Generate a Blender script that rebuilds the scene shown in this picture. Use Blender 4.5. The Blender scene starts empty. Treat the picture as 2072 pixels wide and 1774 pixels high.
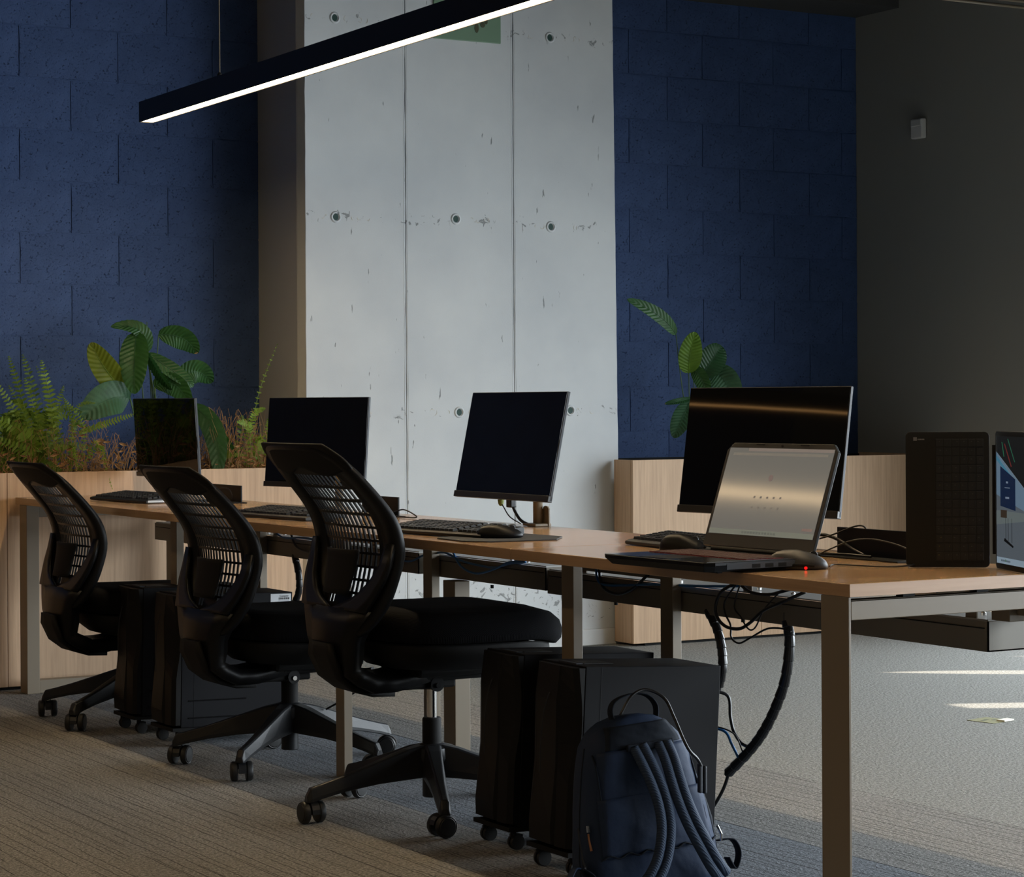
import bpy, bmesh, math, random
from mathutils import Vector, Matrix, Euler, noise
random.seed(7)
sc = bpy.context.scene
C = bpy.data.collections.new('office'); sc.collection.children.link(C)
PI = math.pi; R_ = math.radians

# ---------------------------------------------------------------- camera
# world axes: X = across the bench (towards the windows), Y = along the bench (towards the blue wall), Z = up
cam_d = bpy.data.cameras.new('camera'); cam = bpy.data.objects.new('camera', cam_d); C.objects.link(cam)
F_PX, W_PX, H_PX = 4660.0, 2072.0, 1774.0
cam_d.sensor_fit = 'HORIZONTAL'; cam_d.sensor_width = 36.0
cam_d.lens = F_PX / W_PX * 36.0
cam_d.shift_y = -(H_PX / 2 - 813.0) / W_PX          # the photograph keeps its verticals upright with the horizon above centre
cam_d.clip_start = 0.05; cam_d.clip_end = 60
th, roll = R_(30.3), -0.0054
fwd = Vector((math.sin(th), math.cos(th), 0)); right = Vector((math.cos(th), -math.sin(th), 0)); up = Vector((0, 0, 1))
rr = right * math.cos(roll) + up * math.sin(roll); uu = up * math.cos(roll) - right * math.sin(roll)
M = Matrix((rr, uu, -fwd)).transposed().to_4x4(); M.translation = Vector((-2.804, -3.511, 1.095))
cam.matrix_world = M
sc.camera = cam

# ---------------------------------------------------------------- world, daylight, exposure
sc.view_settings.view_transform = 'Standard'; sc.view_settings.look = 'None'
sc.view_settings.gamma = 1.0; sc.view_settings.use_curve_mapping = False
sc.view_settings.exposure = 0.0
sc.cycles.use_denoising = True
sc.cycles.max_bounces = 7; sc.cycles.diffuse_bounces = 4; sc.cycles.glossy_bounces = 3
sc.cycles.transmission_bounces = 4; sc.cycles.transparent_max_bounces = 8
sc.cycles.caustics_reflective = False; sc.cycles.caustics_refractive = False
sc.cycles.sample_clamp_indirect = 4.0
wd = bpy.data.worlds.new('world'); sc.world = wd; wd.use_nodes = True
bg = wd.node_tree.nodes['Background']; bg.inputs[0].default_value = (.55, .72, 1.0, 1); bg.inputs[1].default_value = .3

def area(name, loc, rot, sx, sy, power, col, spread=180):
    l = bpy.data.lights.new(name, 'AREA'); l.shape = 'RECTANGLE'; l.size = sx; l.size_y = sy
    l.energy = power; l.color = col; l.spread = R_(spread)
    o = bpy.data.objects.new(name, l); o.location = loc; o.rotation_euler = rot; C.objects.link(o); return o
# daylight standing in the four window bays of the right-hand wall, pointing into the room (-X)
DAY = 59.0
for yc, ln, k in ((2.85, 2.9, .55), (-.45, 3.6, 1.25), (-3.9, 3.2, 1.25)):
    for zc in (.46, 1.20, 1.94):
        area('window_daylight', (4.66, yc, zc), (0, R_(68), 0), .72, ln, DAY * k * ln / 3, (.84, .93, 1.0), 150)
sun_d = bpy.data.lights.new('sun', 'SUN'); sun_d.energy = 11.0; sun_d.angle = R_(.55); sun_d.color = (1, .9, .76)
sun = bpy.data.objects.new('sun', sun_d); C.objects.link(sun)
sun.rotation_euler = Vector((-.863, .505, -1.061)).to_track_quat('-Z', 'Y').to_euler()

# ---------------------------------------------------------------- helpers
def lin(r, g, b):
    f = lambda c: ((c / 255) / 12.92 if c / 255 <= .04045 else ((c / 255 + .055) / 1.055) ** 2.4)
    return (f(r), f(g), f(b), 1)
class MB:
    def __init__(s): s.v = []; s.f = []
    def add(s, vs, fs):
        n = len(s.v); s.v += [tuple(v) for v in vs]; s.f += [tuple(i + n for i in f) for f in fs]; return s
    def box(s, x0, x1, y0, y1, z0, z1, m=None):
        vs = [Vector(p) for p in ((x0,y0,z0),(x1,y0,z0),(x1,y1,z0),(x0,y1,z0),(x0,y0,z1),(x1,y0,z1),(x1,y1,z1),(x0,y1,z1))]
        if m is not None: vs = [m @ v for v in vs]
        return s.add(vs, [(0,3,2,1),(4,5,6,7),(0,1,5,4),(1,2,6,5),(2,3,7,6),(3,0,4,7)])
    def cbox(s, c, d, m=None):
        return s.box(c[0]-d[0]/2, c[0]+d[0]/2, c[1]-d[1]/2, c[1]+d[1]/2, c[2]-d[2]/2, c[2]+d[2]/2, m)
    def tube(s, pts, r, n=8, cap=True):
        pts = [Vector(p) for p in pts]; rs = r if isinstance(r, (list, tuple)) else [r] * len(pts)
        base = len(s.v); prev = None
        for i, p in enumerate(pts):
            t = (pts[min(i+1, len(pts)-1)] - pts[max(i-1, 0)])
            t = t.normalized() if t.length > 1e-9 else Vector((0,0,1))
            if prev is None: a = t.orthogonal().normalized()
            else:
                a = prev - t * prev.dot(t); a = a.normalized() if a.length > 1e-6 else t.orthogonal().normalized()
            prev = a; b = t.cross(a)
            for k in range(n):
                an = 2 * PI * k / n; s.v.append(tuple(p + (a * math.cos(an) + b * math.sin(an)) * rs[i]))
        for i in range(len(pts) - 1):
            for k in range(n):
                k2 = (k + 1) % n; s.f.append((base+i*n+k, base+i*n+k2, base+(i+1)*n+k2, base+(i+1)*n+k))
        if cap:
            s.f.append(tuple(base + k for k in reversed(range(n)))); e = base + (len(pts)-1)*n
            s.f.append(tuple(e + k for k in range(n)))
        return s
    def lathe(s, prof, c=(0,0,0), n=20, m=None):
        base = len(s.v)
        for r, z in prof:
            for k in range(n):
                a = 2 * PI * k / n; v = Vector((r * math.cos(a), r * math.sin(a), z))
                if m is not None: v = m @ v
                s.v.append(tuple(v + Vector(c)))
        for i in range(len(prof) - 1):
            for k in range(n):
                k2 = (k + 1) % n; s.f.append((base+i*n+k, base+i*n+k2, base+(i+1)*n+k2, base+(i+1)*n+k))
        s.f.append(tuple(base + k for k in reversed(range(n)))); e = base + (len(prof)-1)*n
        s.f.append(tuple(e + k for k in range(n)))
        return s
    def grid(s, rows, close=False):
        n = len(rows[0]); base = len(s.v)
        for r in rows: s.v += [tuple(v) for v in r]
        for i in range(len(rows) - 1):
            for k in range(n if close else n - 1):
                k2 = (k + 1) % n; s.f.append((base+i*n+k, base+i*n+k2, base+(i+1)*n+k2, base+(i+1)*n+k))
        return s
    def loft(s, rings):
        n = len(rings[0]); base = len(s.v); s.grid(rings, True)
        s.f.append(tuple(base + k for k in reversed(range(n)))); e = base + (len(rings)-1)*n
        s.f.append(tuple(e + k for k in range(n))); return s
    def prism(s, outline, z0, z1, m=None):
        r0 = [Vector((x, y, z0)) for x, y in outline]; r1 = [Vector((x, y, z1)) for x, y in outline]
        if m is not None: r0 = [m @ v for v in r0]; r1 = [m @ v for v in r1]
        return s.loft([r0, r1])
def smooth_path(pts, k=6):
    pts = [Vector(p) for p in pts]; P = [pts[0]] + pts + [pts[-1]]; out = []
    for i in range(1, len(P) - 2):
        a, b, c, d = P[i-1], P[i], P[i+1], P[i+2]
        for j in range(k):
            t = j / k
            out.append(.5 * ((2*b) + (c-a)*t + (2*a-5*b+4*c-d)*t*t + (3*b-a-3*c+d)*t**3))
    out.append(pts[-1]); return out
def obj(name, mb, mat, parent=None, bevel=0, smooth=False, seg=2, solid=0, sub=0, loc=None, rot=None, offset=0):
    me = bpy.data.meshes.new(name); me.from_pydata(mb.v, [], mb.f)
    bm = bmesh.new(); bm.from_mesh(me); bmesh.ops.recalc_face_normals(bm, faces=bm.faces)
    bm.to_mesh(me); bm.free()
    me.materials.append(mat)
    if smooth: me.polygons.foreach_set('use_smooth', [True] * len(me.polygons))
    o = bpy.data.objects.new(name, me); C.objects.link(o)
    if parent: o.parent = parent
    if loc: o.location = loc
    if rot: o.rotation_euler = rot
    if solid:
        md = o.modifiers.new('solid', 'SOLIDIFY'); md.thickness = solid; md.offset = offset
    if bevel:
        md = o.modifiers.new('bevel', 'BEVEL'); md.width = bevel; md.segments = seg; md.limit_method = 'ANGLE'; md.angle_limit = R_(40)
    if sub:
        md = o.modifiers.new('sub', 'SUBSURF'); md.levels = sub; md.render_levels = sub
    return o
def smooth_angle(o, ang=40):
    me = o.data; me.polygons.foreach_set('use_smooth', [True] * len(me.polygons))
    try: me.set_sharp_from_angle(angle=R_(ang))
    except Exception: pass
    return o
def tag(o, label, cat, group=None):
    o['label'] = label; o['category'] = cat
    if group: o['group'] = group
    return o
def thing(name, label, cat, loc=(0,0,0), rot=(0,0,0), group=None):
    o = bpy.data.objects.new(name, None); C.objects.link(o); o.location = loc; o.rotation_euler = rot
    o.empty_display_size = .1; return tag(o, label, cat, group)
def struct(o): o['kind'] = 'structure'; return o
def kids(o): return [c for c in bpy.data.objects if c.parent == o]
def dup(o, parent=None):
    c = o.copy(); C.objects.link(c); c.parent = parent
    for ch in kids(o): dup(ch, c)
    return c

# ---------------------------------------------------------------- materials
def mat(name, col, rough=.6, metal=0, spec=.5, emit=None, estr=1, trans=0, coat=0):
    m = bpy.data.materials.new(name); m.use_nodes = True; b = m.node_tree.nodes['Principled BSDF']
    b.inputs['Base Color'].default_value = col if len(col) == 4 else (*col, 1)
    b.inputs['Roughness'].default_value = rough; b.inputs['Metallic'].default_value = metal
    b.inputs['Specular IOR Level'].default_value = spec
    if emit: b.inputs['Emission Color'].default_value = (*emit[:3], 1); b.inputs['Emission Strength'].default_value = estr
    if coat: b.inputs['Coat Weight'].default_value = coat; b.inputs['Coat Roughness'].default_value = .1
    return m
def nodes(m): return m.node_tree.nodes, m.node_tree.links, m.node_tree.nodes['Principled BSDF']
def tex_noise(m, scale=(1,1,1), nscale=10, detail=4, rough=.5, coord='Object', dist=0):
    N, L, b = nodes(m)
    tc = N.new('ShaderNodeTexCoord'); mp = N.new('ShaderNodeMapping'); mp.inputs['Scale'].default_value = scale
    nz = N.new('ShaderNodeTexNoise'); nz.inputs['Scale'].default_value = nscale; nz.inputs['Detail'].default_value = detail
    nz.inputs['Roughness'].default_value = rough; nz.inputs['Distortion'].default_value = dist
    L.new(tc.outputs[coord], mp.inputs[0]); L.new(mp.outputs[0], nz.inputs[0]); return nz
def ramp(m, src, stops):
    N, L, b = nodes(m); r = N.new('ShaderNodeValToRGB'); e = r.color_ramp.elements
    while len(e) < len(stops): e.new(.5)
    for i, (p, c) in enumerate(stops): e[i].position = p; e[i].color = c if len(c) == 4 else (*c, 1)
    L.new(src, r.inputs[0]); return r
def mixc(m, fac, a, b_, mode='MIX'):
    N, L, b = nodes(m); x = N.new('ShaderNodeMix'); x.data_type = 'RGBA'; x.blend_type = mode
    if isinstance(fac, (int, float)): x.inputs[0].default_value = fac
    else: L.new(fac, x.inputs[0])
    for s, v in ((6, a), (7, b_)):
        if isinstance(v, (tuple, list)): x.inputs[s].default_value = v if len(v) == 4 else (*v, 1)
        else: L.new(v, x.inputs[s])
    return x.outputs[2]
def bump(m, src, strength=.2, dist=.002):
    N, L, b = nodes(m); bp = N.new('ShaderNodeBump'); bp.inputs['Strength'].default_value = strength
    bp.inputs['Distance'].default_value = dist; L.new(src, bp.inputs['Height'])
    L.new(bp.outputs[0], b.inputs['Normal']); return bp
def wood(name, axis, base, dark, rough=.45, spec=.5):
    m = mat(name, base, rough, spec=spec); N, L, b = nodes(m)
    sc1 = {'z': (40, 40, 1.6), 'y': (40, 1.6, 40), 'x': (1.6, 40, 40)}[axis]
    sc2 = {'z': (6, 6, .5), 'y': (6, .5, 6), 'x': (.5, 6, 6)}[axis]
    n1 = tex_noise(m, sc1, 2.2, 6, .6, dist=.3); n2 = tex_noise(m, sc2, 2, 3, .5, dist=.8)
    r1 = ramp(m, n1.outputs[0], [(.3, dark), (.62, base)])
    lite = tuple(min(1, c * 1.14) for c in base[:3]); dk = tuple(c * .84 for c in base[:3])
    r2 = ramp(m, n2.outputs[0], [(.3, dk), (.7, lite)])
    c = mixc(m, .5, r1.outputs[0], r2.outputs[0]); L.new(c, b.inputs['Base Color'])
    bump(m, n1.outputs[0], .08, .0006); return m
OAK, OAKD = (.59, .40, .255), (.37, .24, .145)
M_oakz = wood('oak_vertical', 'z', OAK, OAKD, .5, .3)
M_desk = wood('oak_desktop', 'y', (.47, .30, .165), (.32, .19, .10), .16, .5)
M_deskend = wood('oak_desk_end', 'x', (.54, .35, .23), (.42, .26, .16), .3, .4)
# gloss of the laminate is slightly wavy
def wavy(m, scale, strength, dist):
    N, L, b = nodes(m); nz = tex_noise(m, (1, 1, 1), scale, 1, .4)
    bp = N.new('ShaderNodeBump'); bp.inputs['Strength'].default_value = strength; bp.inputs['Distance'].default_value = dist
    old = b.inputs['Normal'].links[0].from_socket if b.inputs['Normal'].links else None
    L.new(nz.outputs[0], bp.inputs['Height'])
    if old: L.new(old, bp.inputs['Normal'])
    L.new(bp.outputs[0], b.inputs['Normal'])
wavy(M_desk, 7, .25, .012)
M_metal = mat('beige_painted_steel', (.20, .158, .107), .42)
bump(M_metal, tex_noise(M_metal, nscale=500).outputs[0], .1, .0004)
M_tray = mat('tray_steel', (.19, .165, .125), .45)
M_traylt = mat('tray_plate_steel', (.42, .42, .40), .35)
M_chrome = mat('chrome', (.8, .8, .8), .12, 1)
M_blk = mat('black_plastic', (.0045, .0045, .005), .40, spec=.22)
M_blk2 = mat('black_plastic_matte', (.008, .0078, .0075), .7, spec=.2)
M_base = mat('black_nylon', (.014, .015, .017), .38, spec=.4)
bump(M_base, tex_noise(M_base, nscale=300).outputs[0], .15, .0008)
M_fab = mat('black_seat_fabric', (.005, .005, .006), .95, spec=.1)
def fab_bump(m, sc, st, d):
    N, L, b = nodes(m); tc = N.new('ShaderNodeTexCoord'); w = N.new('ShaderNodeTexWave'); w.inputs['Scale'].default_value = sc
    w.bands_direction = 'DIAGONAL'; L.new(tc.outputs['Object'], w.inputs[0]); bump(m, w.outputs[0], st, d)
fab_bump(M_fab, 130, .35, .0012)
M_sleeve = mat('glossy_sleeve', (.008, .008, .009), .28, spec=.5)
M_rub = mat('rubber_wheel', (.008, .008, .008), .5)
M_screen = mat('black_screen', (.0035, .0035, .0035), .03, spec=.28)
wavy(M_screen, 1.8, .5, .0012)
M_bez = mat('bezel_black', (.012, .012, .012), .35)
M_alu = mat('dark_aluminium', (.035, .04, .05), .5, 0, spec=.3)
M_cable = mat('black_cable', (.008, .008, .009), .35)
M_blue = mat('blue_network_cable', (.02, .14, .38), .4)
M_pc = mat('pc_case_black', (.007, .007, .0085), .55, spec=.12)
bump(M_pc, tex_noise(M_pc, nscale=700).outputs[0], .15, .0003)
M_pcf = mat('pc_front_black', (.006, .0055, .005), .5, spec=.2)
M_key = mat('key_black', (.011, .011, .011), .45, spec=.4)
M_white = mat('white_label', (.62, .64, .66), .6)
M_ink = mat('ink', (.02, .02, .02), .7)
M_pad = mat('mouse_pad_dark', (.018, .02, .026), .6)
M_soil = mat('soil', (.03, .02, .013), .95)
M_led = mat('lamp_diffuser', (1, 1, 1), .5, emit=(1, .75, .44), estr=50)
M_led2 = mat('lamp_diffuser_dimmed', (1, 1, 1), .5, emit=(1, .70, .38), estr=17)
M_led3 = mat('lamp_diffuser_amber', (1, 1, 1), .5, emit=(1, .52, .18), estr=6)
M_lampb = mat('lamp_housing', (.012, .011, .010), .5)
M_red = mat('red_led', (1, 0, 0), .5, emit=(1, .01, .01), estr=.9)

# blue paint on block-work
M_bluep = mat('blue_block_paint', (.035, .055, .17), .62, spec=.3)
N, L, b = nodes(M_bluep)
v1 = tex_noise(M_bluep, nscale=95, detail=5, rough=.7); v2 = tex_noise(M_bluep, nscale=9, detail=4)
pit = ramp(M_bluep, v1.outputs[0], [(.30, (0, 0, 0)), (.40, (1, 1, 1))])
tone = ramp(M_bluep, v2.outputs[0], [(.3, (.036, .070, .175)), (.7, (.052, .095, .225))])
L.new(mixc(M_bluep, .75, tone.outputs[0], mixc(M_bluep, 1, tone.outputs[0], pit.outputs[0], 'MULTIPLY')), b.inputs['Base Color'])
hh = N.new('ShaderNodeMath'); hh.operation = 'ADD'; L.new(v1.outputs[0], hh.inputs[0]); L.new(pit.outputs[0], hh.inputs[1])
bump(M_bluep, hh.outputs[0], .7, .004)

# white painted concrete: pits in bands at the tie rows, more towards the foot
M_conc = mat('white_painted_concrete', (.62, .645, .65), .6, spec=.3)
N, L, b = nodes(M_conc)
tc = N.new('ShaderNodeTexCoord'); sx = N.new('ShaderNodeSeparateXYZ'); L.new(tc.outputs['Object'], sx.inputs[0])
def band(zc, w):
    a = N.new('ShaderNodeMath'); a.operation = 'SUBTRACT'; a.inputs[1].default_value = zc; L.new(sx.outputs[2], a.inputs[0])
    c = N.new('ShaderNodeMath'); c.operation = 'ABSOLUTE'; L.new(a.outputs[0], c.inputs[0])
    d = N.new('ShaderNodeMapRange'); d.inputs[1].default_value = w; d.inputs[2].default_value = w * .2; d.inputs[3].default_value = 0; d.inputs[4].default_value = 1
    L.new(c.outputs[0], d.inputs[0]); return d.outputs[0]
acc = None
for zc, w, s in ((2.72, .055, .5), (1.88, .055, .5), (1.05, .055, .5), (.22, .27, .55)):
    q = N.new('ShaderNodeMath'); q.operation = 'MULTIPLY'; q.inputs[1].default_value = s; L.new(band(zc, w), q.inputs[0])
    if acc is None: acc = q.outputs[0]
    else:
        mx = N.new('ShaderNodeMath'); mx.operation = 'MAXIMUM'; L.new(acc, mx.inputs[0]); L.new(q.outputs[0], mx.inputs[1]); acc = mx.outputs[0]
pn = tex_noise(M_conc, (1, 1, 1), 26, 6, .62, dist=.9)
th_ = N.new('ShaderNodeMapRange'); th_.inputs[1].default_value = 0; th_.inputs[2].default_value = 1; th_.inputs[3].default_value = .74; th_.inputs[4].default_value = .46
L.new(acc, th_.inputs[0])
gt = N.new('ShaderNodeMath'); gt.operation = 'SUBTRACT'; L.new(pn.outputs[0], gt.inputs[0]); L.new(th_.outputs[0], gt.inputs[1])
ms = N.new('ShaderNodeMapRange'); ms.inputs[1].default_value = 0; ms.inputs[2].default_value = .035; L.new(gt.outputs[0], ms.inputs[0])
sp = tex_noise(M_conc, (1, 1, .25), 38, 3, .5); sp2 = ramp(M_conc, sp.outputs[0], [(.27, (1, 1, 1)), (.30, (0, 0, 0))])
ad = N.new('ShaderNodeMath'); ad.operation = 'ADD'; ad.use_clamp = True; L.new(ms.outputs[0], ad.inputs[0]); L.new(sp2.outputs[0], ad.inputs[1])
tn = tex_noise(M_conc, nscale=3, detail=5); tr = ramp(M_conc, tn.outputs[0], [(.3, (.56, .585, .60)), (.7, (.66, .68, .68))])
mf = N.new('ShaderNodeMath'); mf.operation = 'MULTIPLY'; mf.inputs[1].default_value = .75; L.new(ad.outputs[0], mf.inputs[0])
L.new(mixc(M_conc, mf.outputs[0], tr.outputs[0], (.16, .17, .17)), b.inputs['Base Color'])
inv = N.new('ShaderNodeMath'); inv.operation = 'SUBTRACT'; inv.inputs[0].default_value = 1; L.new(ad.outputs[0], inv.inputs[1])
fine = tex_noise(M_conc, nscale=180, detail=3); fm = N.new('ShaderNodeMath'); fm.operation = 'MULTIPLY_ADD'; fm.inputs[1].default_value = .12
L.new(fine.outputs[0], fm.inputs[0]); L.new(inv.outputs[0], fm.inputs[2]); bump(M_conc, fm.outputs[0], .5, .003)
M_concside = mat('concrete_side', (.62, .60, .54), .75, spec=.2)
bump(M_concside, tex_noise(M_concside, nscale=40, detail=6).outputs[0], .3, .002)

def carpet(name, c1, c2, lines, linecol=(.035, .034, .032)):
    m = mat(name, c1, .95, spec=.1); N, L, b = nodes(m)
    n1 = tex_noise(m, (1, .6, 1), 150, 3, .75); n2 = tex_noise(m, (1, .3, 1), 60, 3, .6)
    r1 = ramp(m, n1.outputs[0], [(.36, tuple(c * .30 for c in c1)), (.50, c1), (.66, tuple(c * 1.9 for c in c1))])
    r2 = ramp(m, n2.outputs[0], [(.35, c2), (.65, c1)])
    col = mixc(m, .35, r1.outputs[0], r2.outputs[0])
    if lines:
        tc = N.new('ShaderNodeTexCoord'); nd = tex_noise(m, (1, 1, 1), 9, 3)
        sv = N.new('ShaderNodeVectorMath'); sv.operation = 'MULTIPLY_ADD'; sv.inputs[1].default_value = (.010, 0, 0)
        L.new(nd.outputs[1], sv.inputs[0]); L.new(tc.outputs['Object'], sv.inputs[2])
        sxx = N.new('ShaderNodeSeparateXYZ'); L.new(sv.outputs[0], sxx.inputs[0])
        acc = None
        for k, (fq, wd_, bs) in enumerate(((29.0, .085, (25, 1.6, 1)), (17.3, .045, (14, 2.6, 1)))):
            mm_ = N.new('ShaderNodeMath'); mm_.operation = 'MULTIPLY'; mm_.inputs[1].default_value = fq; L.new(sxx.outputs[0], mm_.inputs[0])
            fr = N.new('ShaderNodeMath'); fr.operation = 'FRACT'; L.new(mm_.outputs[0], fr.inputs[0])
            lt = N.new('ShaderNodeMath'); lt.operation = 'LESS_THAN'; lt.inputs[1].default_value = wd_; L.new(fr.outputs[0], lt.inputs[0])
            brk = tex_noise(m, bs, 1, 3); brr = ramp(m, brk.outputs[0], [(.44, (0, 0, 0)), (.50, (1, 1, 1))])
            mu = N.new('ShaderNodeMath'); mu.operation = 'MULTIPLY'; L.new(lt.outputs[0], mu.inputs[0]); L.new(brr.outputs[0], mu.inputs[1])
            if acc is None: acc = mu.outputs[0]
            else:
                mx = N.new('ShaderNodeMath'); mx.operation = 'MAXIMUM'; L.new(acc, mx.inputs[0]); L.new(mu.outputs[0], mx.inputs[1]); acc = mx.outputs[0]
        mu2 = N.new('ShaderNodeMath'); mu2.operation = 'MULTIPLY'; mu2.inputs[1].default_value = .8; L.new(acc, mu2.inputs[0])
        col = mixc(m, mu2.outputs[0], col, linecol)
    L.new(col, b.inputs['Base Color']); bump(m, n1.outputs[0], .8, .005); return m
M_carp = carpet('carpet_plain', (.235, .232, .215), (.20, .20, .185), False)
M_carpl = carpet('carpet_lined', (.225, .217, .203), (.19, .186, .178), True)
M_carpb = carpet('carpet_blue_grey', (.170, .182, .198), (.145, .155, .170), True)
M_wallg = mat('grey_plaster', (.27, .27, .25), .85, spec=.2)
bump(M_wallg, tex_noise(M_wallg, nscale=120).outputs[0], .15, .001)
M_ceil = mat('dark_ceiling', (.05, .05, .05), .9)
M_dwall = mat('dim_wall', (.16, .14, .12), .9)

# ================================================================ STRUCTURE
fl = struct(obj('floor', MB().box(-7, 4.61, -7.5, 5.7, -.12, -.004), M_carpb))
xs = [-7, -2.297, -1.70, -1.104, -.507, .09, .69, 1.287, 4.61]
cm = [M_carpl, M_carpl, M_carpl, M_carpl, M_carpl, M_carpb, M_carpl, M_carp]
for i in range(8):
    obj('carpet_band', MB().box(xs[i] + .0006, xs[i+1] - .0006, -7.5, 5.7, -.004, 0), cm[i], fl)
# right wall: solid beyond the windows
wr = struct(obj('wall_right', MB().box(4.61, 4.85, 4.36, 5.9, 0, 3.3).box(4.61, 4.85, -7.5, 4.36, 2.80, 3.3).box(4.61, 4.85, -7.5, 4.36, -.1, .04), M_wallg))
# window bays with frames; fabric of the unseen screens added to shape the sun
M_sunmask = mat('sun_mask_fabric', (.75, .76, .76), .9)      # thin fabric: the sun behind it glows through
N, L, b = nodes(M_sunmask); tl = N.new('ShaderNodeBsdfTranslucent'); tl.inputs[0].default_value = (.75, .78, .80, 1)
mx = N.new('ShaderNodeMixShader'); mx.inputs[0].default_value = .3
L.new(b.outputs[0], mx.inputs[1]); L.new(tl.outputs[0], mx.inputs[2]); L.new(mx.outputs[0], N['Material Output'].inputs[0])
edges = [4.36, 1.96, -.54, -3.04, -5.54, -7.5]
for k in range(5):
    y1, y0 = edges[k], edges[k+1]
    w = struct(thing('window_%d' % (k + 1), 'x', 'window')); del w['label']; del w['category']
    fm_ = MB()
    for ya in (y0, y1 - .05): fm_.box(4.64, 4.70, ya, ya + .05, .04, 2.80)
    for za in (.04, 2.75): fm_.box(4.64, 4.70, y0 + .05, y1 - .05, za, za + .05)
    obj('window_frame', fm_, M_lampb, w)
# added unseen screens outside the windows; gaps shaped to throw the carpet streaks
def gap_bounds(z):      # wedge-shaped gaps between the outside screens: (centre, half width) at height z
    out = []
    for yt, zt, sl, k in ((3.335, 1.20, .10, .12), (2.69, 2.207, .13, .28), (1.474, 2.95, -.28, .36), (1.40, 2.70, -.28, .0)):
        d = max(0, zt - z); out.append((yt - sl * d * .3, min(.15, k * d ** .7) * .5))
    return out
zl = [-.1 + 3.4 * i / 34 for i in range(35)]
for g in range(4):
    rows = []
    for z in zl:
        G = gap_bounds(z)
        y_hi = 4.85 if g == 0 else G[g-1][0] - G[g-1][1]
        y_lo = -8 if g == 3 else G[g][0] + G[g][1]
        rows.append([(4.935, y_lo, z), (4.935, y_hi, z)])
    struct(obj('trim_%d' % (3 + g), MB().grid(rows), M_sunmask, solid=.004))
# back wall: backing in the joint colour, blocks proud of it
wb = struct(obj('wall_back', MB().box(-7, 5.4, 5.700, 5.95, 0, 3.3), M_bluep))
base_me = []
def block_mesh(w, h, seed):
    mb = MB(); nx, nz = 8, 5; rows = []
    rnd = random.Random(seed)
    for i in range(nz + 1):
        row = []
        for j in range(nx + 1):
            x = -w/2 + w * j / nx; z = -h/2 + h * i / nz
            e = min(j, nx - j, i, nz - i)
            y = -.0058 if e > 0 else -.0040
            y += rnd.uniform(-.0010, .0010); row.append((x + (rnd.uniform(-.0012, .0012) if e == 0 else 0), y, z + (rnd.uniform(-.0012, .0012) if e == 0 else 0)))
        rows.append(row)
    mb.grid(rows)
    def rim(idx):
        a = [mb.v[i] for i in idx]; bk = [(p[0], .002, p[2]) for p in a]; mb.grid([a, bk])
    W = nx + 1
    rim(list(range(W))); rim([nz * W + k for k in range(W)]); rim([k * W for k in range(nz + 1)]); rim([k * W + nx for k in range(nz + 1)])
    return mb
protos = [None] * 6
RH, BW = .2135, .428
def place_blocks(x_min, x_max, flip):
    r = 0
    z0 = 1.378 - RH * 3
    for row in range(11):
        zc = z0 + RH * (row + .5); odd = (row % 2 == 1) ^ flip       # row 3 starts at z 1.378
        off = .455 if odd else .234
        k = math.floor((x_min - off) / BW)
        while off + k * BW < x_max - .01:
            a = max(off + k * BW, x_min); bx = min(off + (k + 1) * BW, x_max); k += 1
            if bx - a < .03: continue
            if bx - a > BW - .001:
                i = random.randrange(6)
                if protos[i] is None:
                    o = obj('block', block_mesh(BW - .0040, RH - .0062, i), M_bluep, wb, smooth=True); protos[i] = o
                else: o = protos[i].copy(); C.objects.link(o); o.parent = wb
            else: o = obj('block', block_mesh(bx - a - .0040, RH - .0062, row), M_bluep, wb, smooth=True)
            o.location = ((a + bx) / 2, 5.700, zc)
place_blocks(-1.05, 1.31, False)
place_blocks(2.86, 4.61, True)
# soffit beam over the corner, ceiling, unseen walls
struct(obj('trim_2', MB().box(2.4, 4.61, 5.36, 5.70, 3.035, 3.3), M_ceil))
struct(obj('ceiling', MB().box(-7, 5.4, -7.5, 5.9, 3.3, 3.4), M_ceil))
struct(obj('wall_left', MB().box(-7.2, -7, -7.5, 5.9, 0, 3.3), M_dwall))
struct(obj('wall_front', MB().box(-7.2, 5.4, -7.7, -7.5, 0, 3.3), M_dwall))
# ceiling conduits near the right wall
for k, (yy, zz) in enumerate(((4.02, 2.800), (3.97, 2.815), (3.92, 2.83))):
    t = tag(obj('ceiling_conduit', MB().tube([(3.3, yy, zz), (4.609, yy, zz)], .007, 8), M_metal, smooth=True),
        ('lowest', 'middle', 'topmost')[k] + ' of three thin pale conduits under the ceiling, top right corner', 'conduit', 'ceiling conduits')

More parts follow.
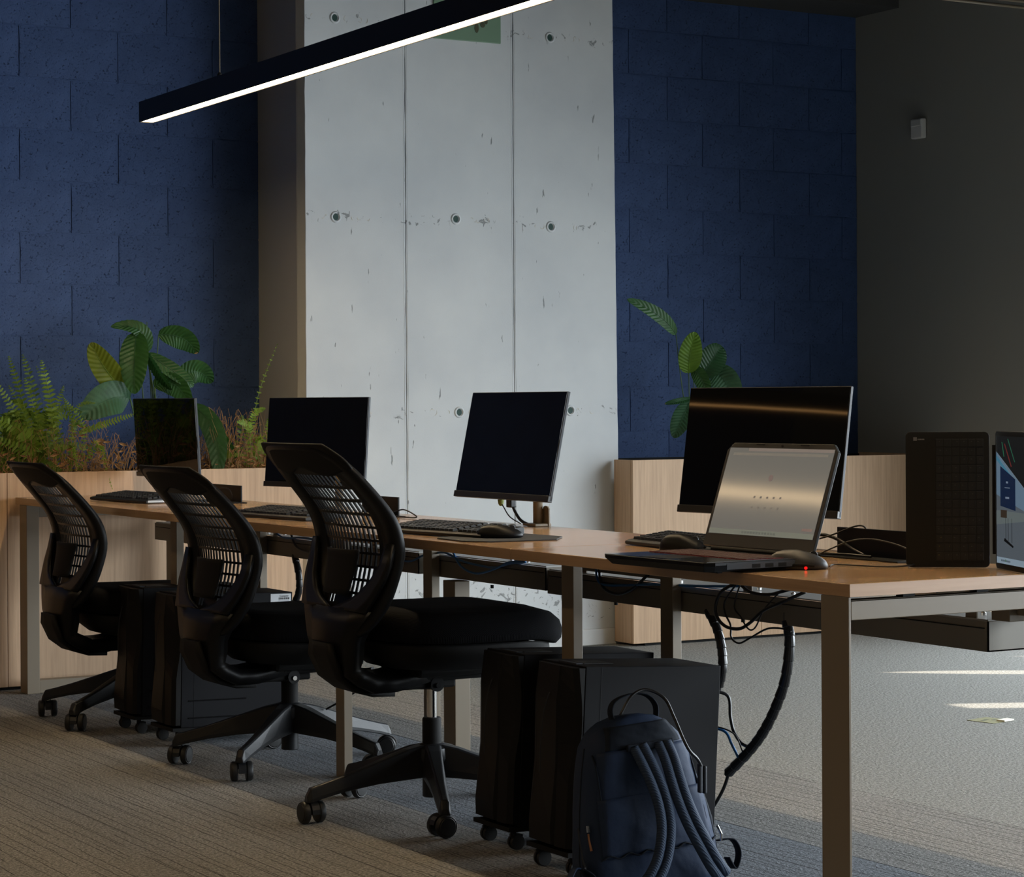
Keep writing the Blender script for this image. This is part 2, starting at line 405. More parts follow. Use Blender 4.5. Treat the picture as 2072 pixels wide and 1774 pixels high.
# concrete pillar
pl = thing('concrete_pillar', 'broad white painted concrete pillar with two board seams against the blue wall', 'pillar', (0, 0, 0))
obj('pillar_core', MB().box(1.322, 2.850, 5.276, 5.705, 0, 3.3), M_concside, pl)
def rough_panel(x0, x1, seed, left=False, rightedge=False):
    lean = -.030 if x1 > 2.8 else 0
    mb = MB(); rnd = random.Random(seed); n = 66; rows = []
    for i in range(n + 1):
        z = 3.3 * i / n
        j0 = noise.noise(Vector((seed, z * 9, 0))) * .0025; j1 = noise.noise(Vector((seed + 9, z * 9, 0))) * .0025
        j1 += lean * z / 3.3
        rows.append([(x0 + j0, 5.278, z), (x0 + j0, 5.262, z), (x0 + j0 + .002, 5.26, z), (x1 + j1 - .002, 5.26, z), (x1 + j1, 5.262, z), (x1 + j1, 5.278, z)])
    mb.grid(rows); return mb
for i, (a, b_) in enumerate(((1.322, 1.7955), (1.7985, 2.3325), (2.3355, 2.886))):
    obj('concrete_panel', rough_panel(a, b_, i * 3 + 1), M_conc, pl)
# left arris strip (chamfer) and ridges of paint along the seams
rows = []
for i in range(67):
    z = 3.3 * i / 66; j = noise.noise(Vector((4, z * 11, 1))) * .003
    rows.append([(1.303, 5.72, z), (1.300 + j * .3, 5.298, z), (1.303 + j, 5.292, z), (1.322 + j, 5.262, z)])
obj('corner_strip', MB().grid(rows), M_concside, pl)
for x in (1.797, 2.334):
    for dx in (-.008, .009):
        obj('paint_ridge', MB().tube([(x + dx + noise.noise(Vector((x * 7, i * .45, dx * 50))) * .002, 5.2605, i * 3.3 / 90) for i in range(91)], [.0012 + .0011 * abs(noise.noise(Vector((x, i * .7, dx * 90)))) for i in range(91)], 5), M_conc, pl)
M_plug = mat('green_tie_plug', (.004, .04, .03), .6)
for (x, z) in ((1.461, 2.721), (1.461, 1.88), (2.04, 1.892), (2.523, 1.874), (2.523, 2.717), (2.052, 1.051), (2.62, 1.055), (1.47, 1.06)):
    mr = Matrix.Rotation(R_(90), 3, 'X')
    ring = obj('tie_ring', MB().lathe([(.0155, -.003), (.0155, .0025), (.019, .004), (.024, .0025), (.027, -.003)], (x + .004, 5.26, z), 20, mr), M_conc, pl, smooth=True)
    obj('tie_plug', MB().lathe([(.0155, -.003), (.0155, .0015), (.004, .0010)], (x, 5.26, z), 16, mr), M_plug, ring)
    for s in range(5):      # crescent-shaped chips beside each tie
        cx_ = x + random.choice((-1, 1)) * random.uniform(.04, .16); a0 = random.uniform(0, 6); r0 = random.uniform(.007, .014)
        obj('paint_chip', MB().tube([(cx_ + r0 * math.cos(a0 + t * .45), 5.2602, z + random.uniform(-.002, .002) + r0 * math.sin(a0 + t * .45)) for t in range(6)], [.0004, .0015, .002, .002, .0012, .0004], 4), M_concside, ring)
bsb = struct(obj('baseboard_pillar', MB().box(1.30, 2.90, 5.245, 5.26, 0, .072), mat('white_baseboard', (.62, .63, .62), .5), bevel=.003))
# green sheet high on the pillar
ps = thing('wall_sign', 'green sheet sign fixed high on the white pillar behind the lamp', 'sign', (2.103, 5.256, 2.78))
M_green = mat('sign_green', (.16, .27, .17), .5)
obj('sign_panel', MB().box(-.168, .168, -.004, .003, -.111, .17), M_green, ps, bevel=.004)
M_blot = mat('sign_print', (.055, .06, .02), .6)
for (x, z, w, h) in ((.045, -.05, .010, .022), (.075, -.035, .012, .012), (.092, -.02, .008, .012), (.03, .03, .02, .03), (-.06, .02, .03, .02), (-.02, .07, .012, .03), (.1, .06, .02, .02)):
    obj('sign_mark', MB().lathe([(1, 0), (1, .0012)], (0, 0, 0), 14, Matrix(((w, 0, 0), (0, 0, -1), (0, h, 0)))), M_blot, ps, loc=(x, -.0042, z))
# small sensor on the right wall
se = thing('wall_sensor', 'small white box sensor on the grey right-hand wall', 'sensor', (4.606, 5.198, 2.418))
obj('sensor_body', MB().box(-.028, .002, -.041, .041, -.048, .048), mat('sensor_white', (.62, .62, .60), .5), se, bevel=.005)
obj('sensor_cap', MB().box(-.032, -.027, -.036, .036, .012, .044), mat('sensor_white2', (.52, .52, .50), .5), se, bevel=.003)

# ================================================================ LINEAR LAMPS
def linear_lamp(label, x, y0, y1, z, wires, group=None, led=None, rise=0):
    t = thing('linear_lamp', label, 'lamp', (x, y0, z + rise), (-rise / (y1 - y0), 0, 0), group=group); Ln = y1 - y0
    hs = MB().box(-.029, -.024, 0, Ln, 0, .076).box(.024, .029, 0, Ln, 0, .076).box(-.024, .024, 0, Ln, .04, .076).box(-.029, .029, Ln, Ln + .004, 0, .076).box(-.029, .029, -.004, 0, 0, .076)
    obj('housing', hs, M_lampb, t, bevel=.0012)
    obj('diffuser', MB().box(-.024, .024, .004, Ln - .004, .003, .010), led or M_led, t)
    for w in wires:
        obj('suspension_wire', MB().tube([(0, w - y0, .076), (0, w - y0, 3.3 - z)], .0022, 6), M_metal, t)
        obj('wire_grip', MB().lathe([(.009, 0), (.009, .012), (.004, .02)], (0, w - y0, .076), 12), M_lampb, t)
    return t
linear_lamp('long black linear lamp hanging above the desks with a glowing white underside', .35, -.9, 4.57, 2.141, (-.5, 1.7, 3.88), rise=.034)
linear_lamp('long black linear lamp over the aisle left of the desks, outside the photo', -1.76, -2.6, 5.0, 2.141, (-2, 1.2, 4.3), led=M_led2)
linear_lamp('farthest left long black linear lamp, outside the photo', -3.45, -2.6, 5.0, 2.141, (-2, 1.2, 4.3), led=M_led3)

# ================================================================ PLANTERS
def planter(name, label, x0, x1, seams, ix=None, ye=5.66):
    t = thing(name, label, 'planter', (0, 0, 0))
    ed = [x0] + seams + [x1]
    for a, b_ in zip(ed[:-1], ed[1:]):
        obj('front_panel', MB().box(a + .001, b_ - .001, 5.09, 5.108, .012, .832), M_oakz, t, bevel=.0012)
    obj('side_panel', MB().box(x0, x0 + .018, 5.1085, ye, .012, .832), M_oakz, t, bevel=.0012)
    obj('side_panel', MB().box(x1 - .018, x1, 5.1085, 5.66 if x1 > 2 else 5.66, .012, .832), M_oakz, t, bevel=.0012)
    x0 = ix or x0
    obj('plinth', MB().box(x0 + .01, x1 - .01, 5.10, 5.66, 0, .012), M_blk2, t)
    obj('liner', MB().box(x0 + .019, x1 - .019, 5.109, 5.115, .6, .826).box(x0 + .019, x1 - .019, 5.65, 5.655, .6, .826), M_blk2, t)
    soil = MB(); rows = []
    n = int((x1 - x0) / .04)
    for i in range(n + 1):
        x = x0 + .02 + (x1 - x0 - .04) * i / n
        rows.append([(x, 5.116 + j * .0666, .785 + .022 * noise.noise(Vector((x * 9, j, 3)))) for j in range(9)])
    obj('soil', soil.grid(rows), M_soil, t, smooth=True)
    return t
planter('planter_box', 'long oak planter box with ferns at the far left end of the desks', -1.9, 1.224, [-1.0, -.022])
planter('planter_box', 'long oak planter box to the right of the white pillar', 2.843, 4.598, [3.55], 2.90, 5.243)

# ---------------------------------------------------------------- plants
def leafmat(name, col, back, rough=.4, tr=.25):
    m = mat(name, col, rough, spec=.4); N, L, b = nodes(m)
    n = tex_noise(m, nscale=25, detail=3); r = ramp(m, n.outputs[0], [(.3, tuple(c * .75 for c in col)), (.7, tuple(c * 1.2 for c in col))])
    L.new(r.outputs[0], b.inputs['Base Color'])
    t = N.new('ShaderNodeBsdfTranslucent'); t.inputs[0].default_value = (*back, 1)
    mx = N.new('ShaderNodeMixShader'); mx.inputs[0].default_value = tr
    L.new(b.outputs[0], mx.inputs[1]); L.new(t.outputs[0], mx.inputs[2]); L.new(mx.outputs[0], N['Material Output'].inputs[0]); return m
M_leaf = leafmat('leaf_green', (.035, .115, .03), (.10, .28, .03))
M_leafd = leafmat('leaf_dark', (.022, .075, .025), (.05, .16, .02))
M_leafs = leafmat('leaf_silver_green', (.045, .12, .055), (.10, .25, .05), .5)
M_leafy = leafmat('leaf_yellow_green', (.16, .20, .012), (.40, .48, .02), .45, .4)
M_leafl = leafmat('leaf_lime', (.15, .28, .03), (.35, .5, .04), .45, .4)
M_fern = leafmat('fern_green', (.22, .34, .04), (.36, .50, .05), .55, .35)
M_fern2 = leafmat('fern_deep', (.12, .20, .025), (.22, .34, .04), .55, .3)
M_dry = leafmat('dry_brown', (.38, .21, .085), (.45, .25, .10), .8, .2)
M_stem = mat('stem_green', (.06, .12, .03), .5)
M_tan = mat('dead_leaf_tip', (.42, .27, .12), .7)
view = Vector((.52, .85, -.02))
def leaf(parent, a, m_, b_, width, mt, fold=.25, y=5.33, dy=0, twist=0, tip=None, veins=10):
    a = Vector((a[0], y, a[1])); m_ = Vector((m_[0], y + dy * .5 - .02, m_[1])); b_ = Vector((b_[0], y + dy, b_[1]))
    n = 60; rows = []; wn = 8
    ctl = 2 * m_ - (a + b_) / 2
    for i in range(n + 1):
        t = i / n; p = a * (1-t)**2 + ctl * 2*t*(1-t) + b_ * t*t
        d = ((ctl - a) * 2 * (1-t) + (b_ - ctl) * 2 * t).normalized()
        side = d.cross(view).normalized(); nrm = side.cross(d).normalized()
        side = (Matrix.Rotation(twist, 3, d) @ side); nrm = (Matrix.Rotation(twist, 3, d) @ nrm)
        w = width * .56 * (math.sin(PI * min(1, t ** .86)) ** .5 if 0 < t < 1 else .03)
        row = []
        for k in range(-wn, wn + 1):
            u = k / wn
            z = fold * w * abs(u) ** 1.3 + .0022 * math.sin((t * 13 - abs(u) * 1.7) * 2 * PI) * (abs(u) > .01) * min(1, w * 40)
            z -= .10 * w * abs(u) ** 3
            row.append(p + side * (u * w) + nrm * (-z))
        rows.append(row)
    o = obj('leaf', MB().grid(rows), mt, parent, smooth=True)
    mid = [r[wn] + Vector((-.0006, -.001, 0)) for r in rows]
    obj('leaf_vein', MB().tube(mid, [.0016 - .0012 * i / n for i in range(n + 1)], 5), M_leafs if mt not in (M_leafy, M_leafl) else M_leafl, o, smooth=True)
    if tip:
        tp = [r[wn] for r in rows[-4:]]
        obj('leaf_tip', MB().grid([[v + Vector((-.0015, -.003, 0)) for v in r[3:14]] for r in rows[-3:]]), M_tan, o)
    return o
def stem(parent, a, b_, r=.003, bow=.03, mt=None, name='stem'):
    a = Vector(a); b_ = Vector(b_); mid = (a + b_) / 2 + Vector((random.uniform(-bow, bow), random.uniform(-bow, bow), 0))
    pts = smooth_path([a, mid, b_], 6)
    return obj(name, MB().tube(pts, [r * (1 - .4 * i / len(pts)) for i in range(len(pts))], 6), mt or M_stem, parent, smooth=True)
pA = thing('broadleaf_plant', 'tall broad-leaved green plant standing behind the farthest monitor', 'plant', (0, 0, 0))
root = (.70, 5.36, .79)
for (a, m_, b_, w, mt, dy, tw, tip) in (
    ((.568, 1.125), (.455, 1.232), (.394, 1.342), .095, M_leafy, -.03, .2, None),
    ((.599, 1.385), (.565, 1.269), (.558, 1.135), .105, M_leaf, -.08, 0, None),
    ((.643, 1.306), (.609, 1.395), (.500, 1.408), .06, M_leaf, .03, .5, None),
    ((.693, 1.376), (.785, 1.362), (.852, 1.299), .085, M_leaf, -.02, .2, True),
    ((.641, 1.305), (.675, 1.220), (.728, 1.150), .062, M_leafd, -.05, .9, None),
    ((.645, 1.300), (.745, 1.222), (.821, 1.165), .058, M_leaf, -.06, -.3, None),
    ((.782, 1.193), (.851, 1.226), (.925, 1.179), .088, M_leaf, 0, .1, None),
    ((.568, 1.118), (.457, 1.112), (.345, 1.035), .125, M_leafs, -.05, 0, None),
    ((.674, 1.165), (.743, 1.172), (.810, 1.08), .085, M_leaf, -.05, .2, None),
    ((.844, 1.085), (.893, 0.966), (.866, 0.79), .085, M_leafs, -.19, .2, None),
    ((.872, 1.035), (.945, 0.960), (1.005, 0.845), .028, M_leaf, -.1, .3, None)):
    leaf(pA, a, m_, b_, w, mt, dy=dy, twist=tw, tip=tip)
    stem(pA, (root[0] + random.uniform(-.05, .05), root[1], root[2]), (a[0], 5.33, a[1]), .0032, .02)
stem(pA, (.69, 5.36, .79), (.655, 5.36, 1.43), .0022, .004)
pB = thing('broadleaf_plant', 'sparse broad-leaved plant with one lime leaf behind the large near monitor', 'plant', (0, 0, 0))
for (a, m_, b_, w, mt, dy, tw, tip) in (
    ((3.245, 1.404), (3.13, 1.492), (2.975, 1.562), .06, M_leaf, .0, .3, None),
    ((3.316, 1.225), (3.305, 1.315), (3.342, 1.415), .098, M_leafl, -.02, .1, None),
    ((3.383, 1.205), (3.438, 1.290), (3.505, 1.352), .115, M_leafd, 0, .1, None),
    ((3.335, 1.25), (3.363, 1.189), (3.40, 1.09), .065, M_leaf, -.04, .2, None),
    ((3.46, 1.245), (3.50, 1.17), (3.545, 1.05), .12, M_leafs, -.05, 0, None),
    ((3.34, 1.11), (3.229, 1.093), (3.16, 1.082), .030, M_leafd, -.03, .6, True),
    ((3.325, 1.095), (3.245, 1.01), (3.196, .925), .085, M_leafs, -.05, .2, None)):
    leaf(pB, a, m_, b_, w, mt, dy=dy, twist=tw, tip=tip)
    stem(pB, (3.38 + random.uniform(-.03, .03), 5.36, .79), (a[0], 5.33, a[1]), .0032, .015)

def frond(parent, pts, plen, mt, n=26, droop=.3):
    P = smooth_path(pts, 8); Lg = len(P); mb = MB()
    mb.tube(P, [.0013 - .0008 * i / Lg for i in range(Lg)], 4)
    tw = random.uniform(-.6, .6)
    for i in range(n):
        f = (i + .6) / n; q = f * (Lg - 1); k = min(int(q), Lg - 2); p = P[k].lerp(P[k+1], q - k)
        d = (P[k+1] - P[k]).normalized(); side = d.cross(view).normalized(); side = Matrix.Rotation(tw, 3, d) @ side
        nr = side.cross(d)
        ln = plen * (math.sin(PI * (.12 + .86 * f)) ** .7) * random.uniform(.85, 1.1); w = ln * .16 + .0011
        for s in (-1, 1):
            u = (side * s + d * .35 + nr * random.uniform(-.35, .35)).normalized()
            e = p + u * ln + Vector((0, 0, -droop * ln * .4)); m1 = p + u * ln * .5
            mb.add([p - d * w * .8, m1 - d * w, e, m1 + d * w, p + d * w * .8], [(0, 1, 3, 4), (1, 2, 3)])
    return obj('frond', mb, mt, parent)
def fern(label, root, list_, extra, spread):
    t = thing('fern', label, 'plant', (0, 0, 0))
    for (bx, bz, mx, mz, ex, ez, pl_, mt, yy) in list_:
        frond(t, [(bx, 5.30, bz), (mx, 5.30 + (yy - 5.3) * .6, mz), (ex, yy, ez)], pl_, mt)
    for k in range(extra):
        a = random.uniform(0, 2 * PI); r = random.uniform(.06, spread); h = random.uniform(.10, .34)
        bx, by = root[0] + random.uniform(-.09, .09), root[1] + random.uniform(-.05, .05)
        ex, ey = bx + r * math.cos(a), min(5.66, max(5.14, by + r * math.sin(a) * .45))
        frond(t, [(bx, by, .78), (bx + (ex - bx) * .35, by + (ey - by) * .4, .80 + h * .8), (ex, ey, .80 + h * random.uniform(.35, 1))], random.uniform(.020, .032), random.choice((M_fern, M_fern2, M_fern2)), 26)
    return t
F, F2 = M_fern, M_fern2
fern('bushy green fern at the left end of the planter above the first chair', (.12, 5.33), [
    (.19, .80, .11, 1.10, .048, 1.285, .026, F, 5.28), (.22, .80, .19, 1.10, .144, 1.295, .026, F2, 5.4),
    (.24, .80, .22, 1.08, .174, 1.27, .030, F, 5.26), (.28, .80, .27, 1.04, .20, 1.25, .022, F2, 5.4),
    (.15, .80, .08, 1.06, -.02, 1.205, .024, F, 5.3), (.14, .80, .12, 1.00, .03, 1.17, .026, F, 5.22),
    (.20, .84, .10, .98, -.06, 1.055, .040, F, 5.2), (.22, .80, .12, .90, -.06, .975, .036, F, 5.18),
    (.24, .80, .15, .87, .22, .835, .030, F2, 5.16), (.34, .98, .42, 1.015, .540, 1.056, .022, F, 5.2),
    (.35, .80, .36, .95, .397, .76, .012, F, 5.075), (.33, .80, .30, 1.03, .255, 1.135, .014, F, 5.25),
    (.34, .80, .34, 1.00, .245, 1.12, .016, F, 5.2), (.30, .80, .31, 1.07, .375, 1.10, .012, F, 5.2),
    (.30, .80, .28, .93, .28, .84, .018, F, 5.14), (.30, .80, .33, 1.0, .36, 1.02, .022, F2, 5.35), (.32, .80, .40, .93, .42, .86, .018, F, 5.2),
    (.10, .80, .02, .98, -.10, 1.12, .026, F2, 5.3), (.26, .80, .25, 1.02, .30, 1.17, .022, F, 5.36), (.20, .80, .16, 1.02, .10, 1.20, .026, F, 5.24)], 56, .24)
fern('thin fern with one tall upright frond beside the pillar', (1.10, 5.33), [
    (1.13, .80, 1.11, 1.08, 1.211, 1.345, .013, F, 5.3), (1.08, .80, 1.08, 1.03, 1.13, 1.075, .02, F, 5.25),
    (1.05, .80, 1.06, .99, .99, 1.02, .022, F, 5.22), (1.12, .80, 1.15, 1.0, 1.15, 1.04, .022, F, 5.22),
    (.93, .80, .95, .88, 1.02, .88, .016, F, 5.2), (.91, .80, .90, .86, .88, .83, .02, F, 5.18), (1.05, .80, 1.1, .95, 1.08, .9, .022, F, 5.2)], 3, .1)
def dry(label, x0, x1, n, hmax, name='dried_plant', curl=60):
    mb = MB()
    for k in range(n):
        x = random.uniform(x0, x1); y = random.uniform(5.16, 5.5); h = hmax * random.uniform(.25, 1) ** 1.3
        dx = random.uniform(-.09, .09); dy = random.uniform(-.05, .05)
        P = smooth_path([(x, y, .785), (x + dx * .3, y + dy * .3, .785 + h * .55), (x + dx, y + dy, .785 + h)], 4)
        mb.tube(P, [.0013 - .0009 * i / len(P) for i in range(len(P))], 4)
        if random.random() < .5:
            e = P[-1]; q = Vector((random.uniform(-1, 1), random.uniform(-.5, .5), random.uniform(-1, .2))).normalized()
            mb.tube([e, e + q * .02, e + q * .035 + Vector((0, 0, -.012))], .001, 4)
    for k in range(curl):
        x = random.uniform(x0, x1); y = random.uniform(5.13, 5.5); z = .795 + abs(random.gauss(0, .07)); a = random.uniform(0, 6.28); s = random.uniform(.008, .022)
        d = Vector((math.cos(a), random.uniform(-.3, .3), math.sin(a) * .7)).normalized(); sd = d.cross(view).normalized()
        c = Vector((x, y, z))
        mb.grid([[c + d * s * (t - .5) * 2 + sd * s * .28 * math.sin(PI * min(.98, t + .02)) * u + Vector((0, -.25 * s * abs(u) + .006 * math.sin(t * 4), 0)) for u in (-1, 0, 1)] for t in (0, .25, .5, .75, 1)])
    o = obj(name, mb, M_dry); tag(o, label, 'plant'); o['kind'] = 'stuff'; return o
dry('tangle of dried brown stems and curled leaves at the middle of the left planter', .86, 1.20, 260, .30, curl=300)
dry('dried brown stems and fallen leaves under the green fern', -.1, .50, 300, .26, curl=380)
dry('low scatter of brown withered twigs behind the farthest monitor', .46, .86, 80, .16, curl=70)

# ================================================================ BENCH DESK
bd = thing('bench_desk', 'long oak bench desk with four joined tops and beige steel legs', 'desk', (0, 0, 0))
Ys = [0, 1.299, 2.56, 3.80, 5.06]
for i in range(4):
    a, b_ = Ys[i] + (.0008 if i else 0), Ys[i+1] - .0008
    top = obj('desktop', MB().box(0, .605, a, b_, .714, .74), M_desk, bd, bevel=.0015)
    if i == 0:
        obj('edge_band', MB().box(.0005, .6045, -.0008, .0006, .7145, .7392), M_deskend, top)
legspec = [(.155, 1.262), (.155, 2.532), (.155, 3.816), (.46, 1.281), (.46, 2.556), (.46, 3.808)]
for (x, y) in legspec:
    obj('leg', MB().box(x, x + .027, y, y + .055, 0, .7135), M_metal, bd, bevel=.0015)
for y in (1.27, 2.54, 3.81):
    obj('cross_rail', MB().box(.187, .458, y + .008, y + .048, .688, .7135), M_metal, bd, bevel=.0015)
# end frames: near (flat blade leg with apron), far (closed loop)
obj('leg', MB().box(.0005, .0065, .004, .090, 0, .7135), M_metal, bd, bevel=.001)
obj('leg', MB().box(.598, .604, .004, .060, 0, .7135), M_metal, bd, bevel=.001)
obj('apron', MB().box(.0068, .5975, .004, .026, .669, .708).box(.0068, .5975, .004, .036, .704, .708), M_metal, bd, bevel=.0012)
for x in (.14, .33, .50): obj('standoff', MB().box(x, x + .03, .008, .030, .7085, .7135), M_blk2, bd)
obj('leg', MB().box(0.001, .05, 4.93, 5.012, 0, .7135), M_metal, bd, bevel=.0015)
obj('leg', MB().box(.595, .645, 4.95, 5.012, 0, .7135), M_metal, bd, bevel=.0015)
obj('floor_rail', MB().box(.051, .594, 4.935, 4.985, 0.001, .05), M_metal, bd, bevel=.0015)
obj('end_rail', MB().box(.051, .594, 4.935, 4.985, .668, .7135), M_metal, bd, bevel=.0015)
# cable trays: front lip, bottom, taller pale rear wall, end caps, hangers
def tray(y0, y1, z0):
    t = obj('cable_tray', MB().box(.492, .495, y0, y1, z0, z0 + .064).box(.495, .640, y0, y1, z0, z0 + .003).box(.492, .640, y0, y0 + .003, z0, z0 + .064).box(.492, .640, y1 - .003, y1, z0, z0 + .064), M_tray, bd)
    obj('tray_top_plate', MB().box(.496, .735, y0 + .004, y1 - .004, z0 + .0645, z0 + .0675), M_traylt, t)
    yy = y0 + .25
    while yy < y1 - .1:
        obj('plate_screw', MB().lathe([(.006, 0), (.006, .005), (.003, .007)], (.53, yy, z0 + .0675), 10), M_chrome, t); yy += .47
    obj('tray_seam', MB().box(.4905, .492, y0 + .01, y1 - .01, z0 + .048, z0 + .050), M_blk2, t)
    return t
tray(.156, 1.94, .565); tray(1.95, 2.66, .572); tray(2.70, 4.87, .572)
for y in (.20, 1.0, 1.75, 2.10, 2.62, 3.0, 3.75, 4.55):
    hg = obj('tray_hanger', MB().box(.50, .503, y, y + .035, .63, .7135).box(.503, .63, y, y + .035, .705, .7135), M_metal, bd)
    obj('bolt', MB().lathe([(.006, 0), (.006, .006), (.003, .008)], (.535, y + .018, .635), 10), M_chrome, hg)
for y in (1.05, 1.62, 2.28, 3.2): obj('tray_screw', MB().lathe([(.005, -.010), (.005, 0)], (.51, y, .5655), 8), M_blk2, bd)
obj('near_bracket', MB().box(.50, .60, .10, .155, .632, .6685).box(.52, .62, .035, .10, .645, .668), M_metal, bd, bevel=.002)
# cable riser column from the tray to the carpet
obj('cable_riser', MB().box(.443, .494, 2.384, 2.455, 0, .5715), M_metal, bd, bevel=.002)
obj('under_desk_panel', MB().box(.49, .50, 1.34, 1.86, .640, .7135), M_tray, bd)
# power flaps let into the tops near the rear edge
def flap(y0, y1, x=.5, h=.056):
    f_ = obj('power_flap', MB().box(x, x + .006, y0, y1, .7435, .7435 + h), M_blk, bd, rot=None, bevel=.001)
    obj('flap_rim', MB().box(x - .055, x + .012, y0 - .03, y1 + .05, .7402, .7432), M_blk2, f_, bevel=.001)
flap(.415, .664, .495, .062); flap(2.85, 3.10, .5, .057); flap(4.062, 4.32, .5, .058)

# ================================================================ TASK CHAIRS
def prof(z):      # X of the backrest plane against height
    P = [(.48, -.275), (.516, -.262), (.614, -.234), (.70, -.216), (.726, -.216), (.80, -.236), (.88, -.301), (.92, -.337), (.965, -.372), (1.0, -.405)]
    for (z0, x0), (z1, x1) in zip(P[:-1], P[1:]):
        if z <= z1: t = max(0, (z - z0) / (z1 - z0)); return x0 + (x1 - x0) * t
    return P[-1][1]
def sprof(z): return (prof(z - .03) + prof(z - .015) + prof(z) + prof(z + .015) + prof(z + .03)) / 5
def wrapx(y): return .035 * (abs(y) / .24) ** 2 - .022
def back_pt(y, z, d=0): return Vector((sprof(z) + wrapx(y) + d, y, z))
def closed(pts, n):
    P = [Vector((a, b_, 0)) for a, b_ in pts]; m = len(P); out = []
    for i in range(m):
        a, b_, c, d = P[i-1], P[i], P[(i+1) % m], P[(i+2) % m]
        for j in range(n):
            t = j / n; q = .5 * ((2*b_) + (c-a)*t + (2*a-5*b_+4*c-d)*t*t + (3*b_-a-3*c+d)*t**3); out.append((q.x, q.y))
    return out
half_out = [(0, .990), (.12, .987), (.178, .974), (.212, .943), (.229, .893), (.236, .82), (.238, .74), (.231, .66), (.215, .58), (.175, .52), (.12, .493), (0, .487)]
half_in = [(0, .932), (.08, .930), (.116, .922), (.140, .902), (.152, .87), (.163, .80), (.168, .74), (.158, .68), (.134, .62), (.10, .57), (.06, .548), (0, .540)]
def full(h): return h + [(-y, z) for y, z in reversed(h[1:-1])]
OUT = closed(full(half_out), 4); IN = closed(full(half_in), 4)
def inside(y, z, poly):
    c = False; n = len(poly); j = n - 1
    for i in range(n):
        if (poly[i][1] > z) != (poly[j][1] > z) and y < (poly[j][0]-poly[i][0]) * (z-poly[i][1]) / (poly[j][1]-poly[i][1]) + poly[i][0]: c = not c
        j = i
    return c
def make_chair(label):
    t = thing('task_chair', label, 'chair', group=None)
    # five-star base
    base = obj('base_hub', MB().lathe([(.024, .045), (.026, .047), (.026, .12), (.045, .135), (.05, .150), (.046, .176), (.034, .186), (.030, .188)], n=24), M_base, t); smooth_angle(base)
    # upper assembly hangs on an empty-free offset: every part above the sleeve is placed with z = height - lift
    sleeve = obj('column_sleeve', MB().lathe([(.0255, .186), (.0255, .252), (.023, .256), (.015, .256)], n=24), M_blk2, t); smooth_angle(sleeve)
    return t
def chair_base(t, ang0):
    for k in range(5):
        a = ang0 + k * 2 * PI / 5; m = Matrix.Rotation(a, 3, 'Z')
        rings = []
        for r, zt, h, w, wt in ((.030, .186, .085, .030, .022), (.075, .176, .078, .027, .019), (.16, .148, .056, .023, .0155), (.25, .119, .040, .019, .012), (.315, .101, .036, .017, .011), (.345, .094, .038, .016, .011), (.357, .072, .016, .013, .010)):
            zb = zt - h
            rings.append([m @ Vector((r, y, z)) for y, z in ((-w, zb), (-w, zb + h * .25), (-wt, zt - .004), (-wt + .004, zt), (wt - .004, zt), (wt, zt - .004), (w, zb + h * .25), (w, zb))])
        obj('spoke', MB().loft(rings), M_base, t, bevel=.003)
        c = obj('caster', MB().tube([m @ Vector((.338, 0, .048)), m @ Vector((.338, 0, .07))], .0075, 10), M_chrome, t)
        b2 = random.Random(k * 7 + int(ang0 * 10)).uniform(-1.2, 1.2) + a + PI / 2
        m2 = Matrix.Rotation(b2, 3, 'Z'); off = m @ Vector((.338, 0, 0)) + m2 @ Vector((.0, .0, 0))
        hood = MB()
        rings = []
        for i in range(9):
            an = R_(-5 + i * 22)
            rings.append([off + m2 @ Vector((math.cos(an) * rr_ - .008, y, .029 + math.sin(an) * rr_)) for rr_, y in ((.020, -.011), (.0315, -.011), (.0315, .011), (.020, .011))])
        hood.loft(rings); obj('caster_hood', hood, M_base, c)
        for s in (-1, 1):
            mw = m2 @ Matrix.Rotation(R_(90) * s, 3, 'X')
            prof_ = [(.012, 0), (.0265, .001), (.0290, .004), (.0290, .015), (.0262, .019), (.024, .0185), (.022, .0205), (.006, .0215)]
            wh = obj('wheel', MB().lathe(prof_, off + m2 @ Vector((-.008, -s * .0115, .0292)), 24, mw), M_rub, c); smooth_angle(wh, 35)
